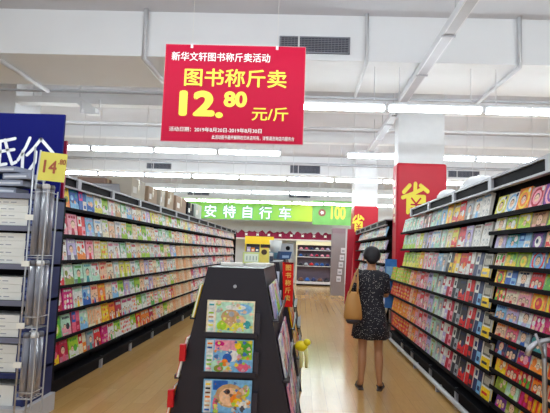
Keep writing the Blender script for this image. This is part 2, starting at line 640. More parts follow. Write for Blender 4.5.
# colour schedules, first entry nearest the camera: (ground, accent, accent, design)
LEFT = [
    [('yellow', 'orange', 'olive', 'band'), ('blue', 'sky', 'teal', 'scene'), ('blue', 'magenta', 'white', 'blocks'), ('sky', 'blue', 'peach', 'band'), ('white', 'lemon', 'grey', 'scene'), ('lime', 'white', 'green', 'band'), ('white', 'pink', 'grey', 'figure'), ('cream', 'tan', 'mint', 'scene')],
    [('crimson', 'pink', 'white', 'band'), ('pink', 'crimson', 'white', 'figure'), ('red', 'white', 'pink', 'blocks'), ('sky', 'lilac', 'white', 'figure'), ('white', 'sky', 'charcoal', 'figure'), ('white', 'cream', 'lime', 'scene'), ('peach', 'white', 'tan', 'faces'), ('white', 'grey', 'pink', 'figure')],
    [('white', 'brown', 'pink', 'faces'), ('lilac', 'white', 'charcoal', 'figure'), ('white', 'orange', 'red', 'scene'), ('pink', 'red', 'white', 'figure'), ('cream', 'yellow', 'orange', 'spots'), ('lemon', 'orange', 'white', 'spots'), ('white', 'rose', 'yellow', 'faces'), ('white', 'pink', 'cream', 'figure')],
    [('mint', 'red', 'white', 'band'), ('white', 'olive', 'mint', 'scene'), ('mint', 'green', 'charcoal', 'figure'), ('mint', 'teal', 'white', 'figure'), ('white', 'mint', 'red', 'scene'), ('peach', 'orange', 'red', 'spots'), ('cream', 'orange', 'brown', 'faces'), ('white', 'mint', 'tan', 'figure')],
    [('pink', 'crimson', 'white', 'band'), ('magenta', 'pink', 'white', 'spots'), ('white', 'mint', 'yellow', 'faces'), ('sky', 'blue', 'white', 'scene'), ('peach', 'red', 'blue', 'faces'), ('orange', 'yellow', 'red', 'figure'), ('cream', 'peach', 'brown', 'faces'), ('white', 'sky', 'rose', 'scene')],
    [('green', 'lime', 'cream', 'disc'), ('mint', 'pink', 'charcoal', 'band'), ('rose', 'blue', 'crimson', 'blocks'), ('mint', 'sky', 'white', 'scene'), ('cream', 'orange', 'tan', 'stripes'), ('peach', 'cream', 'orange', 'figure'), ('yellow', 'red', 'orange', 'spots'), ('orange', 'red', 'white', 'faces')],
    [('crimson', 'yellow', 'rose', 'band'), ('crimson', 'rose', 'white', 'figure'), ('lime', 'white', 'green', 'band'), ('cream', 'red', 'orange', 'blocks'), ('grey', 'teal', 'red', 'figure'), ('red', 'white', 'charcoal', 'faces'), ('magenta', 'crimson', 'pink', 'spots'), ('white', 'red', 'green', 'faces')],
]
P_MID = [('white', 'mint', 'grey', 'figure'), ('cream', 'peach', 'orange', 'faces'), ('white', 'pink', 'rose', 'figure'), ('white', 'lime', 'yellow', 'scene'), ('mint', 'white', 'green', 'scene'), ('cream', 'yellow', 'tan', 'spots'),
         ('white', 'red', 'sky', 'faces'), ('white', 'sky', 'lilac', 'scene'), ('peach', 'cream', 'brown', 'figure'), ('white', 'grey', 'orange', 'disc'), ('lime', 'white', 'green', 'band'), ('lilac', 'white', 'pink', 'figure'), ('white', 'orange', 'crimson', 'spots'), ('lemon', 'white', 'lime', 'figure')]
P_LOW = [('crimson', 'white', 'yellow', 'faces'), ('lime', 'white', 'green', 'scene'), ('white', 'red', 'orange', 'spots'), ('orange', 'cream', 'red', 'faces'), ('cream', 'green', 'orange', 'scene'), ('red', 'yellow', 'white', 'figure'), ('white', 'magenta', 'sky', 'faces'), ('peach', 'orange', 'lime', 'spots')]
P_ORN = [('cream', 'orange', 'white', 'stripes'), ('peach', 'orange', 'tan', 'stripes'), ('cream', 'tan', 'orange', 'stripes')]
P_FAR = [('white', 'pink', 'red', 'spots'), ('white', 'lilac', 'grey', 'figure'), ('white', 'crimson', 'sky', 'faces'), ('cream', 'rose', 'white', 'figure'), ('lilac', 'white', 'navy', 'figure'), ('white', 'grey', 'pink', 'scene'), ('rose', 'white', 'crimson', 'band')]

R1 = {
    0: [('white', 'grey', 'sky', 'pets'), ('white', 'sky', 'grey', 'figure'), ('grey', 'white', 'brown', 'figure'), ('red', 'orange', 'white', 'band'), ('yellow', 'red', 'white', 'band'), ('yellow', 'orange', 'cream', 'figure'), ('sky', 'white', 'grey', 'figure'), ('mint', 'sky', 'white', 'figure'), ('grey', 'mint', 'white', 'scene'), ('brown', 'white', 'rose', 'figure'), ('brown', 'grey', 'pink', 'figure'), ('white', 'grey', 'pink', 'band'), ('mint', 'grey', 'white', 'figure')],
    1: [('white', 'grey', 'pink', 'pets'), ('white', 'grey', 'brown', 'pets'), ('lilac', 'white', 'grey', 'figure'), ('red', 'white', 'crimson', 'band'), ('lemon', 'red', 'orange', 'band'), ('cream', 'lemon', 'white', 'figure'), ('mint', 'white', 'grey', 'figure'), ('white', 'mint', 'sky', 'scene'), ('white', 'sky', 'grey', 'figure'), ('lilac', 'brown', 'white', 'figure'), ('grey', 'lilac', 'white', 'faces'), ('lemon', 'lime', 'white', 'disc'), ('white', 'pink', 'lime', 'figure'), ('mint', 'lime', 'white', 'scene')],
    2: [('white', 'yellow', 'grey', 'photo'), ('navy', 'white', 'grey', 'blocks'), ('white', 'red', 'crimson', 'blocks'), ('red', 'white', 'orange', 'band'), ('yellow', 'orange', 'white', 'blocks'), ('charcoal', 'white', 'yellow', 'blocks'), ('grey', 'white', 'sky', 'figure'), ('sky', 'grey', 'white', 'scene'), ('pink', 'grey', 'white', 'figure'), ('white', 'red', 'pink', 'disc'), ('pink', 'white', 'rose', 'figure'), ('yellow', 'orange', 'white', 'disc'), ('lemon', 'orange', 'lime', 'spots'), ('lime', 'lemon', 'olive', 'scene')],
}
for rr in (3, 4, 5, 6):
    R1[rr] = [('white', 'yellow', 'charcoal', 'photo'), ('navy', 'white', 'sky', 'blocks'), ('red', 'white', 'charcoal', 'blocks'), ('charcoal', 'red', 'navy', 'band'), ('charcoal', 'white', 'grey', 'blocks'), ('crimson', 'white', 'pink', 'blocks'), ('white', 'crimson', 'lilac', 'blocks'),
              ('grey', 'mint', 'white', 'figure'), ('mint', 'olive', 'lilac', 'figure'), ('lilac', 'navy', 'mint', 'faces'), ('pink', 'red', 'white', 'faces'), ('red', 'pink', 'white', 'band'), ('pink', 'orange', 'red', 'faces'), ('orange', 'red', 'yellow', 'faces'), ('peach', 'orange', 'rose', 'spots'), (('lime', 'red', 'orange', 'red')[rr - 3], 'yellow', 'orange', 'spots')]
R1[6][0] = ('white', 'yellow', 'red', 'photo')
P_R2 = [('mint', 'grey', 'white', 'figure'), ('white', 'grey', 'sky', 'scene'), ('lilac', 'white', 'brown', 'figure'), ('cream', 'mint', 'pink', 'figure'), ('grey', 'white', 'charcoal', 'band'), ('white', 'pink', 'red', 'faces'), ('sky', 'white', 'grey', 'scene')]
R0 = [  # small-format books, farthest from the camera first
    [('lemon', 'white', 'navy', 'ring'), ('white', 'sky', 'navy', 'ring'), ('orange', 'yellow', 'white', 'ring'), ('pink', 'crimson', 'white', 'ring'), ('purple', 'pink', 'white', 'ring'), ('white', 'navy', 'tan', 'ring')],
    [('white', 'lemon', 'tan', 'figure'), ('lime', 'yellow', 'white', 'band'), ('lemon', 'lime', 'white', 'scene'), ('tan', 'brown', 'pink', 'figure'), ('olive', 'lime', 'white', 'band'), ('lime', 'olive', 'green', 'scene')],
    [('lilac', 'white', 'grey', 'figure'), ('teal', 'sky', 'white', 'scene'), ('sky', 'blue', 'white', 'blocks'), ('navy', 'purple', 'white', 'disc'), ('peach', 'red', 'green', 'band'), ('pink', 'lime', 'red', 'scene')],
    [('cream', 'red', 'green', 'spots'), ('lime', 'yellow', 'green', 'scene'), ('lime', 'olive', 'yellow', 'disc'), ('sky', 'red', 'pink', 'ring'), ('yellow', 'blue', 'red', 'scene'), ('sky', 'yellow', 'blue', 'figure')],
    [('yellow', 'red', 'green', 'disc'), ('blue', 'white', 'sky', 'blocks'), ('white', 'navy', 'grey', 'figure'), ('red', 'pink', 'sky', 'faces'), ('lime', 'green', 'yellow', 'scene'), ('red', 'white', 'orange', 'spots')],
    [('red', 'yellow', 'green', 'spots'), ('cream', 'pink', 'red', 'faces'), ('pink', 'peach', 'crimson', 'faces'), ('orange', 'yellow', 'red', 'disc'), ('yellow', 'red', 'orange', 'disc'), ('sky', 'white', 'green', 'spots')],
    [('sky', 'blue', 'peach', 'faces'), ('lilac', 'pink', 'sky', 'faces'), ('white', 'lilac', 'sky', 'figure'), ('magenta', 'white', 'pink', 'spots'), ('magenta', 'crimson', 'white', 'band'), ('lime', 'green', 'white', 'disc')],
    [('peach', 'orange', 'red', 'faces'), ('rose', 'orange', 'brown', 'faces'), ('grey', 'blue', 'white', 'figure'), ('navy', 'teal', 'grey', 'scene'), ('crimson', 'pink', 'white', 'blocks'), ('crimson', 'white', 'pink', 'faces')],
    [('navy', 'sky', 'red', 'figure'), ('navy', 'red', 'peach', 'faces'), ('purple', 'red', 'pink', 'band'), ('cream', 'orange', 'tan', 'scene'), ('orange', 'cream', 'red', 'stripes'), ('magenta', 'orange', 'white', 'blocks')],
    [('orange', 'yellow', 'cream', 'scene'), ('red', 'orange', 'peach', 'faces'), ('crimson', 'orange', 'green', 'spots'), ('orange', 'red', 'cream', 'faces'), ('peach', 'red', 'orange', 'stripes'), ('red', 'orange', 'yellow', 'band')],
    [('lime', 'olive', 'cream', 'scene'), ('mint', 'lime', 'cream', 'figure'), ('crimson', 'magenta', 'orange', 'spots'), ('orange', 'yellow', 'red', 'stripes'), ('orange', 'cream', 'red', 'faces'), ('red', 'pink', 'white', 'band')],
    [('purple', 'magenta', 'yellow', 'faces'), ('olive', 'purple', 'cream', 'figure'), ('yellow', 'orange', 'red', 'scene'), ('orange', 'yellow', 'cream', 'faces'), ('yellow', 'red', 'orange', 'stripes'), ('orange', 'red', 'cream', 'band')],
]
books = []                               # dicts, sorted later by the size they show


def add_book(side, y, z, wd, h, t, lean, spec, where, zone):
    d = abs(XL if side == 'L' else XR)
    px = (wd * d / y ** 2) * (h / y)
    vis = 1.0
    if side == 'R' and y < 2.95:
        vis = 0.0
    books.append(dict(side=side, y=y, z=z, w=wd, h=h, t=t, lean=lean, spec=spec, where=where, px=px * vis, zone=zone))


for r, z in enumerate(ZR):               # left run
    y, i = 4.40, 0
    while y < 15.8:
        wd = R.uniform(0.165, 0.195)
        if i < len(LEFT[r]):
            sp = LEFT[r][i]
        elif 8.6 < y < 9.9 and r >= 2:
            sp = P_ORN[i % 3]
        elif y < 9.9:
            sp = R.choice(P_LOW if (r >= 5 and R.random() < 0.6) else P_MID)
        else:
            sp = R.choice(P_FAR)
        gap = R.uniform(0.008, 0.022)
        add_book('L', y + wd / 2, z, wd, R.uniform(0.222, 0.24), R.uniform(0.012, 0.022), R.uniform(0.14, 0.21), sp,
                 ('on %s shelf down, %s from near end, left-hand shelving' % (ORD[r], ORD[i])) if i < len(ORD) else '', 'L')
        y += wd + gap
        i += 1
for r, z in enumerate(ZR_R):             # right run, tall books
    y, i = 3.95, 0
    while y < (7.25 if r < 3 else 8.1):
        wd = R.uniform(0.168, 0.19)
        lst = R1[r]
        sp = lst[min(i, len(lst) - 1)]
        add_book('R', y + wd / 2, z, wd, R.uniform(0.224, 0.243), R.uniform(0.02, 0.035) if r < 2 else R.uniform(0.012, 0.022), R.uniform(0.16, 0.24), sp,
                 'on %s shelf down, %s along from the small-book bay' % (ORD[r], ORD[i]), 'R')
        y += wd + R.uniform(0.012, 0.028)
        i += 1
for r, z in enumerate(ZR_S):             # right run, small-format bay
    y, i = 3.83, 0
    while y > 2.45:
        wd = R.uniform(0.17, 0.195)
        if y - wd < 2.45:
            break
        sp = R0[r][min(i, 5)] if i < 6 else R.choice(R0[r])
        h = R.uniform(0.165, 0.19) if r == 0 else R.uniform(0.118, 0.127)
        add_book('R', y - wd / 2, z, wd, h, R.uniform(0.012, 0.02), R.uniform(0.22, 0.3), sp, 'on %s row of small-book bay, %s from far edge' % (ORD[r], ORD[i]), 'S')
        y -= wd + R.uniform(0.006, 0.02)
        i += 1
for r, z in enumerate(ZR_R):             # second right run
    y = 8.82
    while y < 12.9:
        wd = R.uniform(0.168, 0.19)
        add_book('R', y + wd / 2, z, wd, R.uniform(0.195, 0.225), 0.018, 0.28, R.choice(P_R2), '', 'R2')
        y += wd + 0.02

books.sort(key=lambda b: -b['px'])
N_SINGLE = 262
MOTIF = dict(figure='figure', faces='children', disc='disc', band='band', blocks='blocks', stripes='stripes', spots='spots', scene='landscape', photo='panel', pets='animals', ring='ring')
rest = MB()
for n, b in enumerate(books):
    rz = pi / 2 if b['side'] == 'L' else -pi / 2
    sg = 1 if b['side'] == 'L' else -1
    x = (XL - 0.022) if b['side'] == 'L' else (XR + 0.022)
    loc = (x, b['y'], b['z'] + 0.0095 + b['t'] * sin(b['lean']))
    rng = random.Random(n * 13 + 5)
    rot = Matrix.Rotation(rz, 4, 'Z') @ Matrix.Rotation(-b['lean'], 4, 'X')
    if n < N_SINGLE:
        bg, a1, a2, des = b['spec']
        lab = '%s book with %s %s %s' % (bg, a1, MOTIF[des], b['where'])
        o = cover_mb(b['w'], b['h'], b['t'], b['spec'], rng).build('picture_book', PRINT)
        tag(o, lab, 'book', {'L': 'picture books on the left shelving', 'R': 'picture books on the right shelving', 'S': 'small picture books in the right bay'}[b['zone']])
        o.location = loc
        o.rotation_euler = (-b['lean'], 0, rz)
        pg = bpy.data.objects.new('page_block', page_mesh(b['w'], b['h'], b['t']))
        C.objects.link(pg)
        pg.parent = o
    else:
        mb = cover_mb(b['w'], b['h'], b['t'], b['spec'], rng, False)
        mb.xf(Matrix.Translation(loc) @ rot)
        k = len(rest.v)
        rest.v += mb.v
        rest.f += [tuple(i + k for i in f) for f in mb.f]
        rest.c += mb.c
o = rest.build('picture_book', PRINT)
tag(o, 'remaining picture books on the farther bays of both runs of shelving', 'book', None, 'stuff')


# ================================================================== shelving bays
def bay(label, x, side, y0, y1, rows, depth, header=True, posts=(), group=None, zt=2.15):
    """one free-standing bay; local X along the aisle, local -Y towards the aisle"""
    wd = y1 - y0
    L = side == 'L'
    t = thing('bookshelf_bay', label, 'bookshelf', (x, (y0 + y1) / 2, 0), (0, 0, pi / 2 if L else -pi / 2), group)
    hw = wd / 2
    MB().box(-hw, hw, depth + 0.02, 0.62, 0.12, zt).build('back_panel', BLACK, t)
    MB().box(-hw, hw, 0.06, 0.60, 0.0, 0.12).build('plinth', BLACK, t)
    MB().box(-hw, hw, 0.02, depth + 0.02, 0.12, 0.15).build('base_deck', BLACK, t)
    MB().box(-hw, -hw + 0.018, depth - 0.005, depth + 0.02, 0.15, zt).build('upright', BLACK, t)
    MB().box(hw - 0.018, hw, depth - 0.005, depth + 0.02, 0.15, zt).build('upright', BLACK, t)
    MB().box(-hw, -hw + 0.04, 0.03, 0.06, 0.0, 0.15).build('foot', GREYF, t)
    sh = MB().box(-hw, hw, 0.0, depth + 0.02, -0.006, 0.008).box(-hw, hw, 0.0, 0.012, -0.012, 0.022).mesh('shelf', BLACK)
    for z in rows:
        o = bpy.data.objects.new('shelf', sh)
        C.objects.link(o)
        o.parent = t
        o.location = (0, 0, z)
    if header:
        MB().box(-hw, hw, 0.055, 0.62, 2.232, 2.249).build('top_board', BLACK, t)
        MB().box(-hw, hw, depth + 0.02, 0.6, 2.15, 2.232).build('upper_back', BLACK, t)
        MB().box(-hw, hw, 0.02, 0.04, 2.165, 2.25).build('header_panel', BLACK, t)
        f = MB().box(-hw, hw, 0.0, 0.05, 2.145, 2.163).box(-hw, hw, 0.0, 0.3, 2.25, 2.272)
        s = -1 if L else 1
        far = hw if L else -hw
        f.box(min(far, far - 0.07 * (1 if L else -1)), max(far, far - 0.07 * (1 if L else -1)), -0.004, 0.05, 2.145, 2.272)
        for p in posts:
            q = (p - (y0 + y1) / 2) * (1 if L else -1)
            f.box(q - 0.035, q + 0.035, -0.004, 0.05, 2.145, 2.272)
        f.build('header_frame', GREYF, t)
    return t


SH = 0.16
ys = [4.30, 5.58] + [round(5.58 + 0.95 * k, 3) for k in range(1, 12)]
for i in range(len(ys) - 1):
    t = bay('black bay of the left-hand bookshelves, %s bay counted from the near end' % ORD[i], XL, 'L', ys[i], ys[i + 1], ZR, SH, True, (4.69,) if i == 0 else (), 'left bookshelf bays')
    if i == 0:
        q = MB().box(-0.657, -0.641, -0.02, 0.62, 0.0, 2.2).build('end_board', CRIM, t)
        q['label'] = 'crimson end board'
        MB().box(-0.662, -0.636, -0.055, -0.02, 0.0, 2.60).build('edge_strip', M('red_edge', 'a8163c', 0.4), t)
    if i == len(ys) - 2:
        MB().box(0.475, 0.50, -0.01, 0.62, 0.0, 2.29).build('end_board', BLACK, t)
yr = [2.05, 2.97, 3.89]
for i in range(2):
    bay('black right-hand bay of twelve close rows of small books, %s' % ('cut by the view' if i == 0 else 'next to the tall-book bays'), XR, 'R', yr[i], yr[i + 1], ZR_S, 0.10, True, (), 'right bookshelf bays')
yr = [3.89, 4.83, 5.77, 6.71, 7.36]
for i in range(4):
    bay('black right-hand bay with seven shelves of tall books, %s from the small-book bay' % ORD[i], XR, 'R', yr[i], yr[i + 1], ZR_R, SH, i < 3, (), 'right bookshelf bays')
bay('low black bay with four shelves of orange books below the nearer red pillar', XR, 'R', 7.36, 8.26, ZR_R[3:], SH, False, (), 'right bookshelf bays', 1.29)
for i in range(5):
    bay('black bookshelf bay in the run beyond the red pillar, %s from that pillar' % ORD[i], XR, 'R', 8.75 + 0.95 * i, 9.70 + 0.95 * i, ZR_R, SH, True, (), 'far right bookshelf bays')
# end panels and kick rail
t = thing('bumper_rail', 'long light grey bumper rail along the foot of the right-hand shelving', 'bumper rail', (1.60, 2.05, 0))
MB().tube([(0, 0, 0.075), (0, 6.2, 0.075)], 0.026, 10).build('rail', M('light_rail', 'c4c4c6', 0.35), t, True)
for k in range(7):
    MB().box(-0.01, 0.055, 0.1 + k - 0.02, 0.1 + k + 0.02, 0.0, 0.075).build('foot', GREYF, t)

# things on top of the shelving
KRAFT = M('brown_cardboard', 'b39c84', 0.8)
KRAFT2 = M('pale_cardboard', 'c9c0b0', 0.8)
GCART = M('grey_board', '8e8e94', 0.7)
for (y, l, h, d, mt, lab) in (
    (6.70, 0.55, 0.32, 0.4, KRAFT2, 'pale carton on top of the left-hand shelving, nearest of the tall cartons'),
    (7.35, 0.42, 0.30, 0.4, KRAFT, 'brown carton on top of the left shelving, next after the pale tall carton'),
    (7.90, 0.26, 0.34, 0.38, KRAFT2, 'narrow cream carton on top of the left shelving between two brown cartons'),
    (8.35, 0.40, 0.37, 0.4, KRAFT, 'tall brown carton on top of the left shelving, before the widest brown one'),
    (9.10, 0.75, 0.35, 0.4, M('tan_cardboard', 'a98f7a', 0.8), 'widest brown carton on top of the left shelving, beside the black box'),
    (10.0, 0.55, 0.33, 0.35, BLACK, 'black box on top of the left shelving just before the striped parcels'),
    (10.75, 0.60, 0.37, 0.35, M('striped_parcel_wrap', 'b9c2b6', 0.6), 'pale green wrapped parcel on top of the left shelving, last before the green banner'),
):
    t = thing('carton', lab, 'carton', (XL - 0.32, y, 2.274), group='cartons on the left shelving')
    bevel(MB().box(-d / 2, d / 2, -l / 2, l / 2, 0, h).build('box_body', mt, t), 0.006)
    MB().box(-d / 2 - 0.002, d / 2 + 0.002, -0.025, 0.025, h * 0.45, h + 0.002).build('packing_tape', M('packing_tape', 'c8b48e', 0.3), t)
    MB().box(d / 2 + 0.0005, d / 2 + 0.002, -l * 0.4, -l * 0.15, h * 0.3, h * 0.6).build('paper_label', PAPER, t)
t = thing('carton', 'flat grey board lying tilted on top of the left shelving, nearest item there', 'board', (XL - 0.35, 5.75, 2.274))
MB().loft([[(-0.25, -0.45, 0), (0.2, -0.45, 0), (0.2, 0.38, 0), (-0.25, 0.38, 0)], [(-0.25, -0.45, 0.02), (0.2, -0.45, 0.02), (0.2, 0.3, 0.16), (-0.25, 0.3, 0.16)]]).build('board', GCART, t)
t = thing('carton', 'flat brown carton lying on top of the left shelving behind the grey board', 'carton', (XL - 0.62, 6.28, 2.274))
bevel(MB().box(-0.2, 0.2, -0.12, 0.12, 0, 0.26).build('box_body', M('reddish_carton', 'a08578', 0.8), t), 0.006)
MB().box(-0.202, 0.202, -0.03, 0.03, 0.1, 0.262).build('packing_tape', M('packing_tape', 'c8b48e', 0.3), t)
SACK = M('white_film', 'd9d9dc', 0.35, bump=0.3, scale=14)
for (y, rr, lab) in ((5.9, (0.14, 0.24, 0.105), 'smaller white wrapped bundle on top of the right shelving near the red pillar'), (4.95, (0.15, 0.34, 0.115), 'larger white wrapped bundle on top of the right shelving, nearer the small books')):
    t = thing('wrapped_bundle', lab, 'bundle', (XR + 0.32, y, 2.28), group='white bundles on the right shelving')
    mb = MB().ell((0, 0, rr[2] * 0.72), rr, 20, 10)
    rg = random.Random(int(y * 10))
    mb.v = [(a + rg.uniform(-.01, .01), b + rg.uniform(-.01, .01), max(0.0, c + rg.uniform(-.01, .01))) for a, b, c in mb.v]
    mb.build('film_wrap', SACK, t, True)
    MB().tube([(rr[0] * cos(a) * 1.0, 0.02, max(0.004, rr[2] * 0.72 + rr[2] * sin(a) * 1.05)) for a in [2 * pi * k / 16 for k in range(16)]], 0.006, 5, closed=True).build('string', PAPER, t)

# ================================================================== near left: boxed-set cabinet, blue board, tubes
CX0, CX1, CYF, CYB = -3.5, -2.33, 3.72, 4.18
cz = [0.17, 0.44, 0.735, 1.05, 1.365, 1.70, 1.985]
CABG = M('cabinet_grey', '74768a', 0.5)
NAVY = M('navy_board', '1f2a5c', 0.5)
t = thing('display_cabinet', 'tall dark cabinet of boxed book sets standing under the blue board', 'cabinet', (CX1, CYB, 0))
MB().box(CX0 - CX1, 0, -0.03, 0.0, 0.1, 2.0).build('back_panel', BLACK, t)
MB().box(-0.02, 0, -0.44, -0.03, 0.0, 1.985).build('side_panel', NAVY, t)
MB().box(CX0 - CX1, 0.045, -0.5, -0.03, 0.0, 0.16).build('base_deck', M('pale_deck', 'bdbcc0', 0.4), t)
for z in cz[1:]:
    s = MB().box(CX0 - CX1, 0, -0.44, -0.03, z - 0.03, z - 0.005).build('shelf', BLACK, t)
    MB().box(CX0 - CX1, 0.0, -0.455, -0.44, z - 0.045, z).build('price_rail', CABG if z != cz[1] else NAVY, s)
bx_white, bx_navy = M('white_box_card', 'e6e6e2', 0.5), M('navy_box_card', '24336a', 0.45)
BOXI = 0


def boxed_set(label, x1, y0, z, wd, dp, h, rot=0.0, pale=True, group='boxed book sets on the cabinet'):
    """slip-cased set lying flat: white face with printed lines and a navy end at its right"""
    t = thing('boxed_book_set', label, 'boxed books', (x1 - wd / 2, y0 + dp / 2, z), (0, 0, rot), group)
    a, b = wd / 2, dp / 2
    bevel(MB().box(-a, a - 0.075, -b, b, 0, h).build('slip_case', bx_white if pale else M('grey_box_card', 'a9abb2', 0.5), t), 0.003)
    bevel(MB().box(a - 0.075, a, -b, b, 0, h).build('navy_end', bx_navy, t), 0.003)
    ln = MB()
    for k in range(3):
        ln.box(-a + 0.25 + 0.07 * k, -a + 0.25 + 0.05 * (k + 1) + 0.02 * k, -b - 0.0015, -b, h * 0.4, h * 0.52)
    ln.build('lettering', M('printed_grey', '9c9eaa', 0.6), t)
    pn = MB().box(a - 0.06, a - 0.018, -b - 0.0015, -b, h * 0.3, h * 0.7)
    pn.build('end_label', M('end_label_blue', '5a6aa0', 0.5), t)
    return t


shelfname = ['lowest deck', 'second shelf up', 'third shelf up', 'fourth shelf up', 'fifth shelf up', 'sixth shelf up']
for s, (z, n, h) in enumerate(((0.161, 1, 0.17), (0.441, 3, 0.076), (0.736, 3, 0.062), (1.051, 3, 0.066), (1.366, 4, 0.066), (1.701, 4, 0.058))):
    for k in range(n):
        pos = {0: 'bottom of stack', n - 1: 'top of stack'}.get(k, 'second in stack' if k == 1 else 'third in stack') if n > 1 else 'only one'
        boxed_set('white navy-ended boxed book set on the cabinet %s, %s' % (shelfname[s], pos), CX1 - 0.024 - 0.004 * (k % 2), CYF + 0.035, z + k * (h + 0.0015), 0.62 + 0.01 * (k % 3), 0.24, h)
pile = [(0.0, -2.60, 3.80, 0.06, 0.05, False), (0.0, -2.95, 3.81, 0.07, -0.1, True), (0.071, -2.50, 3.78, 0.055, -0.12, False), (0.071, -2.88, 3.8, 0.06, 0.08, False), (0.132, -2.42, 3.76, 0.05, -0.22, False), (0.133, -2.80, 3.79, 0.06, 0.1, True), (0.195, -2.56, 3.78, 0.05, -0.18, False)]
BLUEB = M('blue_box_card', '2c4c86', 0.45)
for k, (dz, x1, y0, h, rot, blue) in enumerate(pile):
    lab = ['grey slip-cased set at the bottom of the loose pile on the cabinet top', 'blue slip-cased set at the bottom of the loose pile under the board lettering', 'grey slip-cased set in the second layer, under the jutting one, on the cabinet top',
           'grey slip-cased set in the second layer of the loose pile beside the frame edge', 'grey slip-cased set jutting furthest out of the loose pile on the cabinet top', 'blue slip-cased set on the third layer of the loose pile on the cabinet', 'topmost grey slip-cased set of the loose pile in front of the board'][k]
    t = thing('boxed_book_set', lab, 'boxed books', (x1 - 0.14, y0 + 0.11, 1.986 + dz), (0, 0, rot), 'loose pile on the cabinet top')
    bevel(MB().box(-0.14, 0.14, -0.1, 0.1, 0, h).build('slip_case', BLUEB if blue else M('grey_set', '8b90a2', 0.5), t), 0.004)
    MB().box(-0.12, 0.12, -0.1015, -0.1, h * 0.3, h * 0.62).build('spine_label', M('pale_spine', 'c9ccd6', 0.5), t)

# blue promotion board
t = thing('sign_board', 'deep blue board with white brushed price characters above the boxed book sets', 'sign', (-2.8, 4.2, 0))
MB().box(-0.75, 0.385, -0.012, 0.012, 1.98, 2.845).build('board', M('blue_board', '0b1266', 0.6, spec=0.12, vary=0.12, scale=2), t)
YS = 4.186


def brush(pxs, wpx):
    """a brushed stroke with round ends on the face of the board"""
    mb = MB()
    for i, (x, y) in enumerate(pxs):
        p = at(x, y, YS)
        wd = wpx * YS / FPX / 2
        mb.poly([(p.x + 2.8 + wd * cos(a), YS - 4.2 - 0.0004 - 0.00005 * i, p.z + wd * sin(a)) for a in [2 * pi * k / 14 for k in range(14)]])
        if i:
            d = (p - q).normalized()
            nx, nz = -d.z * wd, d.x * wd
            yy = YS - 4.2 - 0.0002
            pts = [(q.x + nx, yy, q.z + nz), (p.x + nx, yy, p.z + nz), (p.x - nx, yy, p.z - nz), (q.x - nx, yy, q.z - nz)]
            mb.poly([(a + 2.8, b, c) for a, b, c in pts])
        q = p
    return mb


gl = M('white_lettering', 'f2f2f4', 0.5)
for nm, strokes in (('lettering', [[(30, 138), (26, 147), (18, 160)], [(23, 151), (22, 172)], [(41, 139), (34, 148), (27, 155)], [(41, 139), (47, 146), (53, 153)], [(36, 152), (35, 162), (28, 172)], [(44, 153), (43, 173)]]),
                    ('lettering', [[(15, 138.5), (8, 140), (-2, 141.5)], [(0, 142), (0, 152), (-1, 165), (6, 164)], [(14, 149.5), (0, 151.5)], [(5, 140), (8, 152), (12, 164), (16, 162)], [(10, 171), (12, 174)], [(-14, 140), (-22, 156)], [(-18, 150), (-18, 175)]])):
    mb = MB()
    for st in strokes:
        s = brush(st, 3.2)
        k = len(mb.v)
        mb.v += s.v
        mb.f += [tuple(i + k for i in f) for f in s.f]
        mb.c += s.c
    mb.build(nm, gl, t)

# wire rack of clear tubes at the side of the cabinet
t = thing('wire_rack', 'wire rack with a tall post holding clear tubes beside the boxed book sets', 'wire rack', (-2.165, 3.70, 0))
WIRE = M('grey_wire', 'b8bac0', 0.35, metal=0.5)
rk = MB()
MB().tube([(-0.10, -0.17, 0.02), (-0.10, -0.17, 2.36)], 0.007, 6).build('post', WIRE, t, True)
MB().tube([(-0.10, -0.02, 0.02), (-0.10, -0.02, 2.1)], 0.007, 6).build('post', WIRE, t, True)
for z in (0.35, 0.95, 1.45, 1.98):
    MB().tube([(-0.1, -0.17, z), (0.032, -0.17, z), (0.032, -0.02, z), (-0.1, -0.02, z)], 0.004, 5, closed=True).build('hoop', WIRE, t, True)
for z in (0.86, 1.43):
    b = MB()
    for k in range(6):
        b.tube([(-0.1, -0.155 + 0.024 * k, z), (0.032, -0.155 + 0.024 * k, z)], 0.003, 4)
    b.build('tray_wires', WIRE, t)
b = MB()
for k in range(5):
    b.tube([(-0.1 + 0.033 * k, -0.17, 0.30), (-0.1 + 0.033 * k, -0.02, 0.30)], 0.003, 4)
for k in range(4):
    b.tube([(-0.1, -0.15 + 0.04 * k, 0.30), (0.032, -0.15 + 0.04 * k, 0.30)], 0.003, 4)
b.tube([(-0.1, -0.17, 0.3), (0.032, -0.17, 0.3), (0.032, -0.02, 0.3), (-0.1, -0.02, 0.3)], 0.004, 5, closed=True)
b.tube([(0.032, -0.17, 0.02), (0.032, -0.17, 2.0)], 0.006, 6)
b.tube([(0.032, -0.02, 0.02), (0.032, -0.02, 2.0)], 0.006, 6)
b.build('bottom_grid', WIRE, t)
for z in (1.74, 0.86, 1.36, 0.55):
    MB().box(-0.12, -0.06, -0.2, -0.185, z, z + 0.045).build('price_ticket', PAPER, t)
CLR = M('clear_plastic', '8f909e', 0.3, trans=0.35, spec=0.3, bump=0.0)
CAP = M('grey_cap', '6c6e78', 0.4)
lev = {1.45: 'top', 0.88: 'middle', 0.32: 'bottom'}
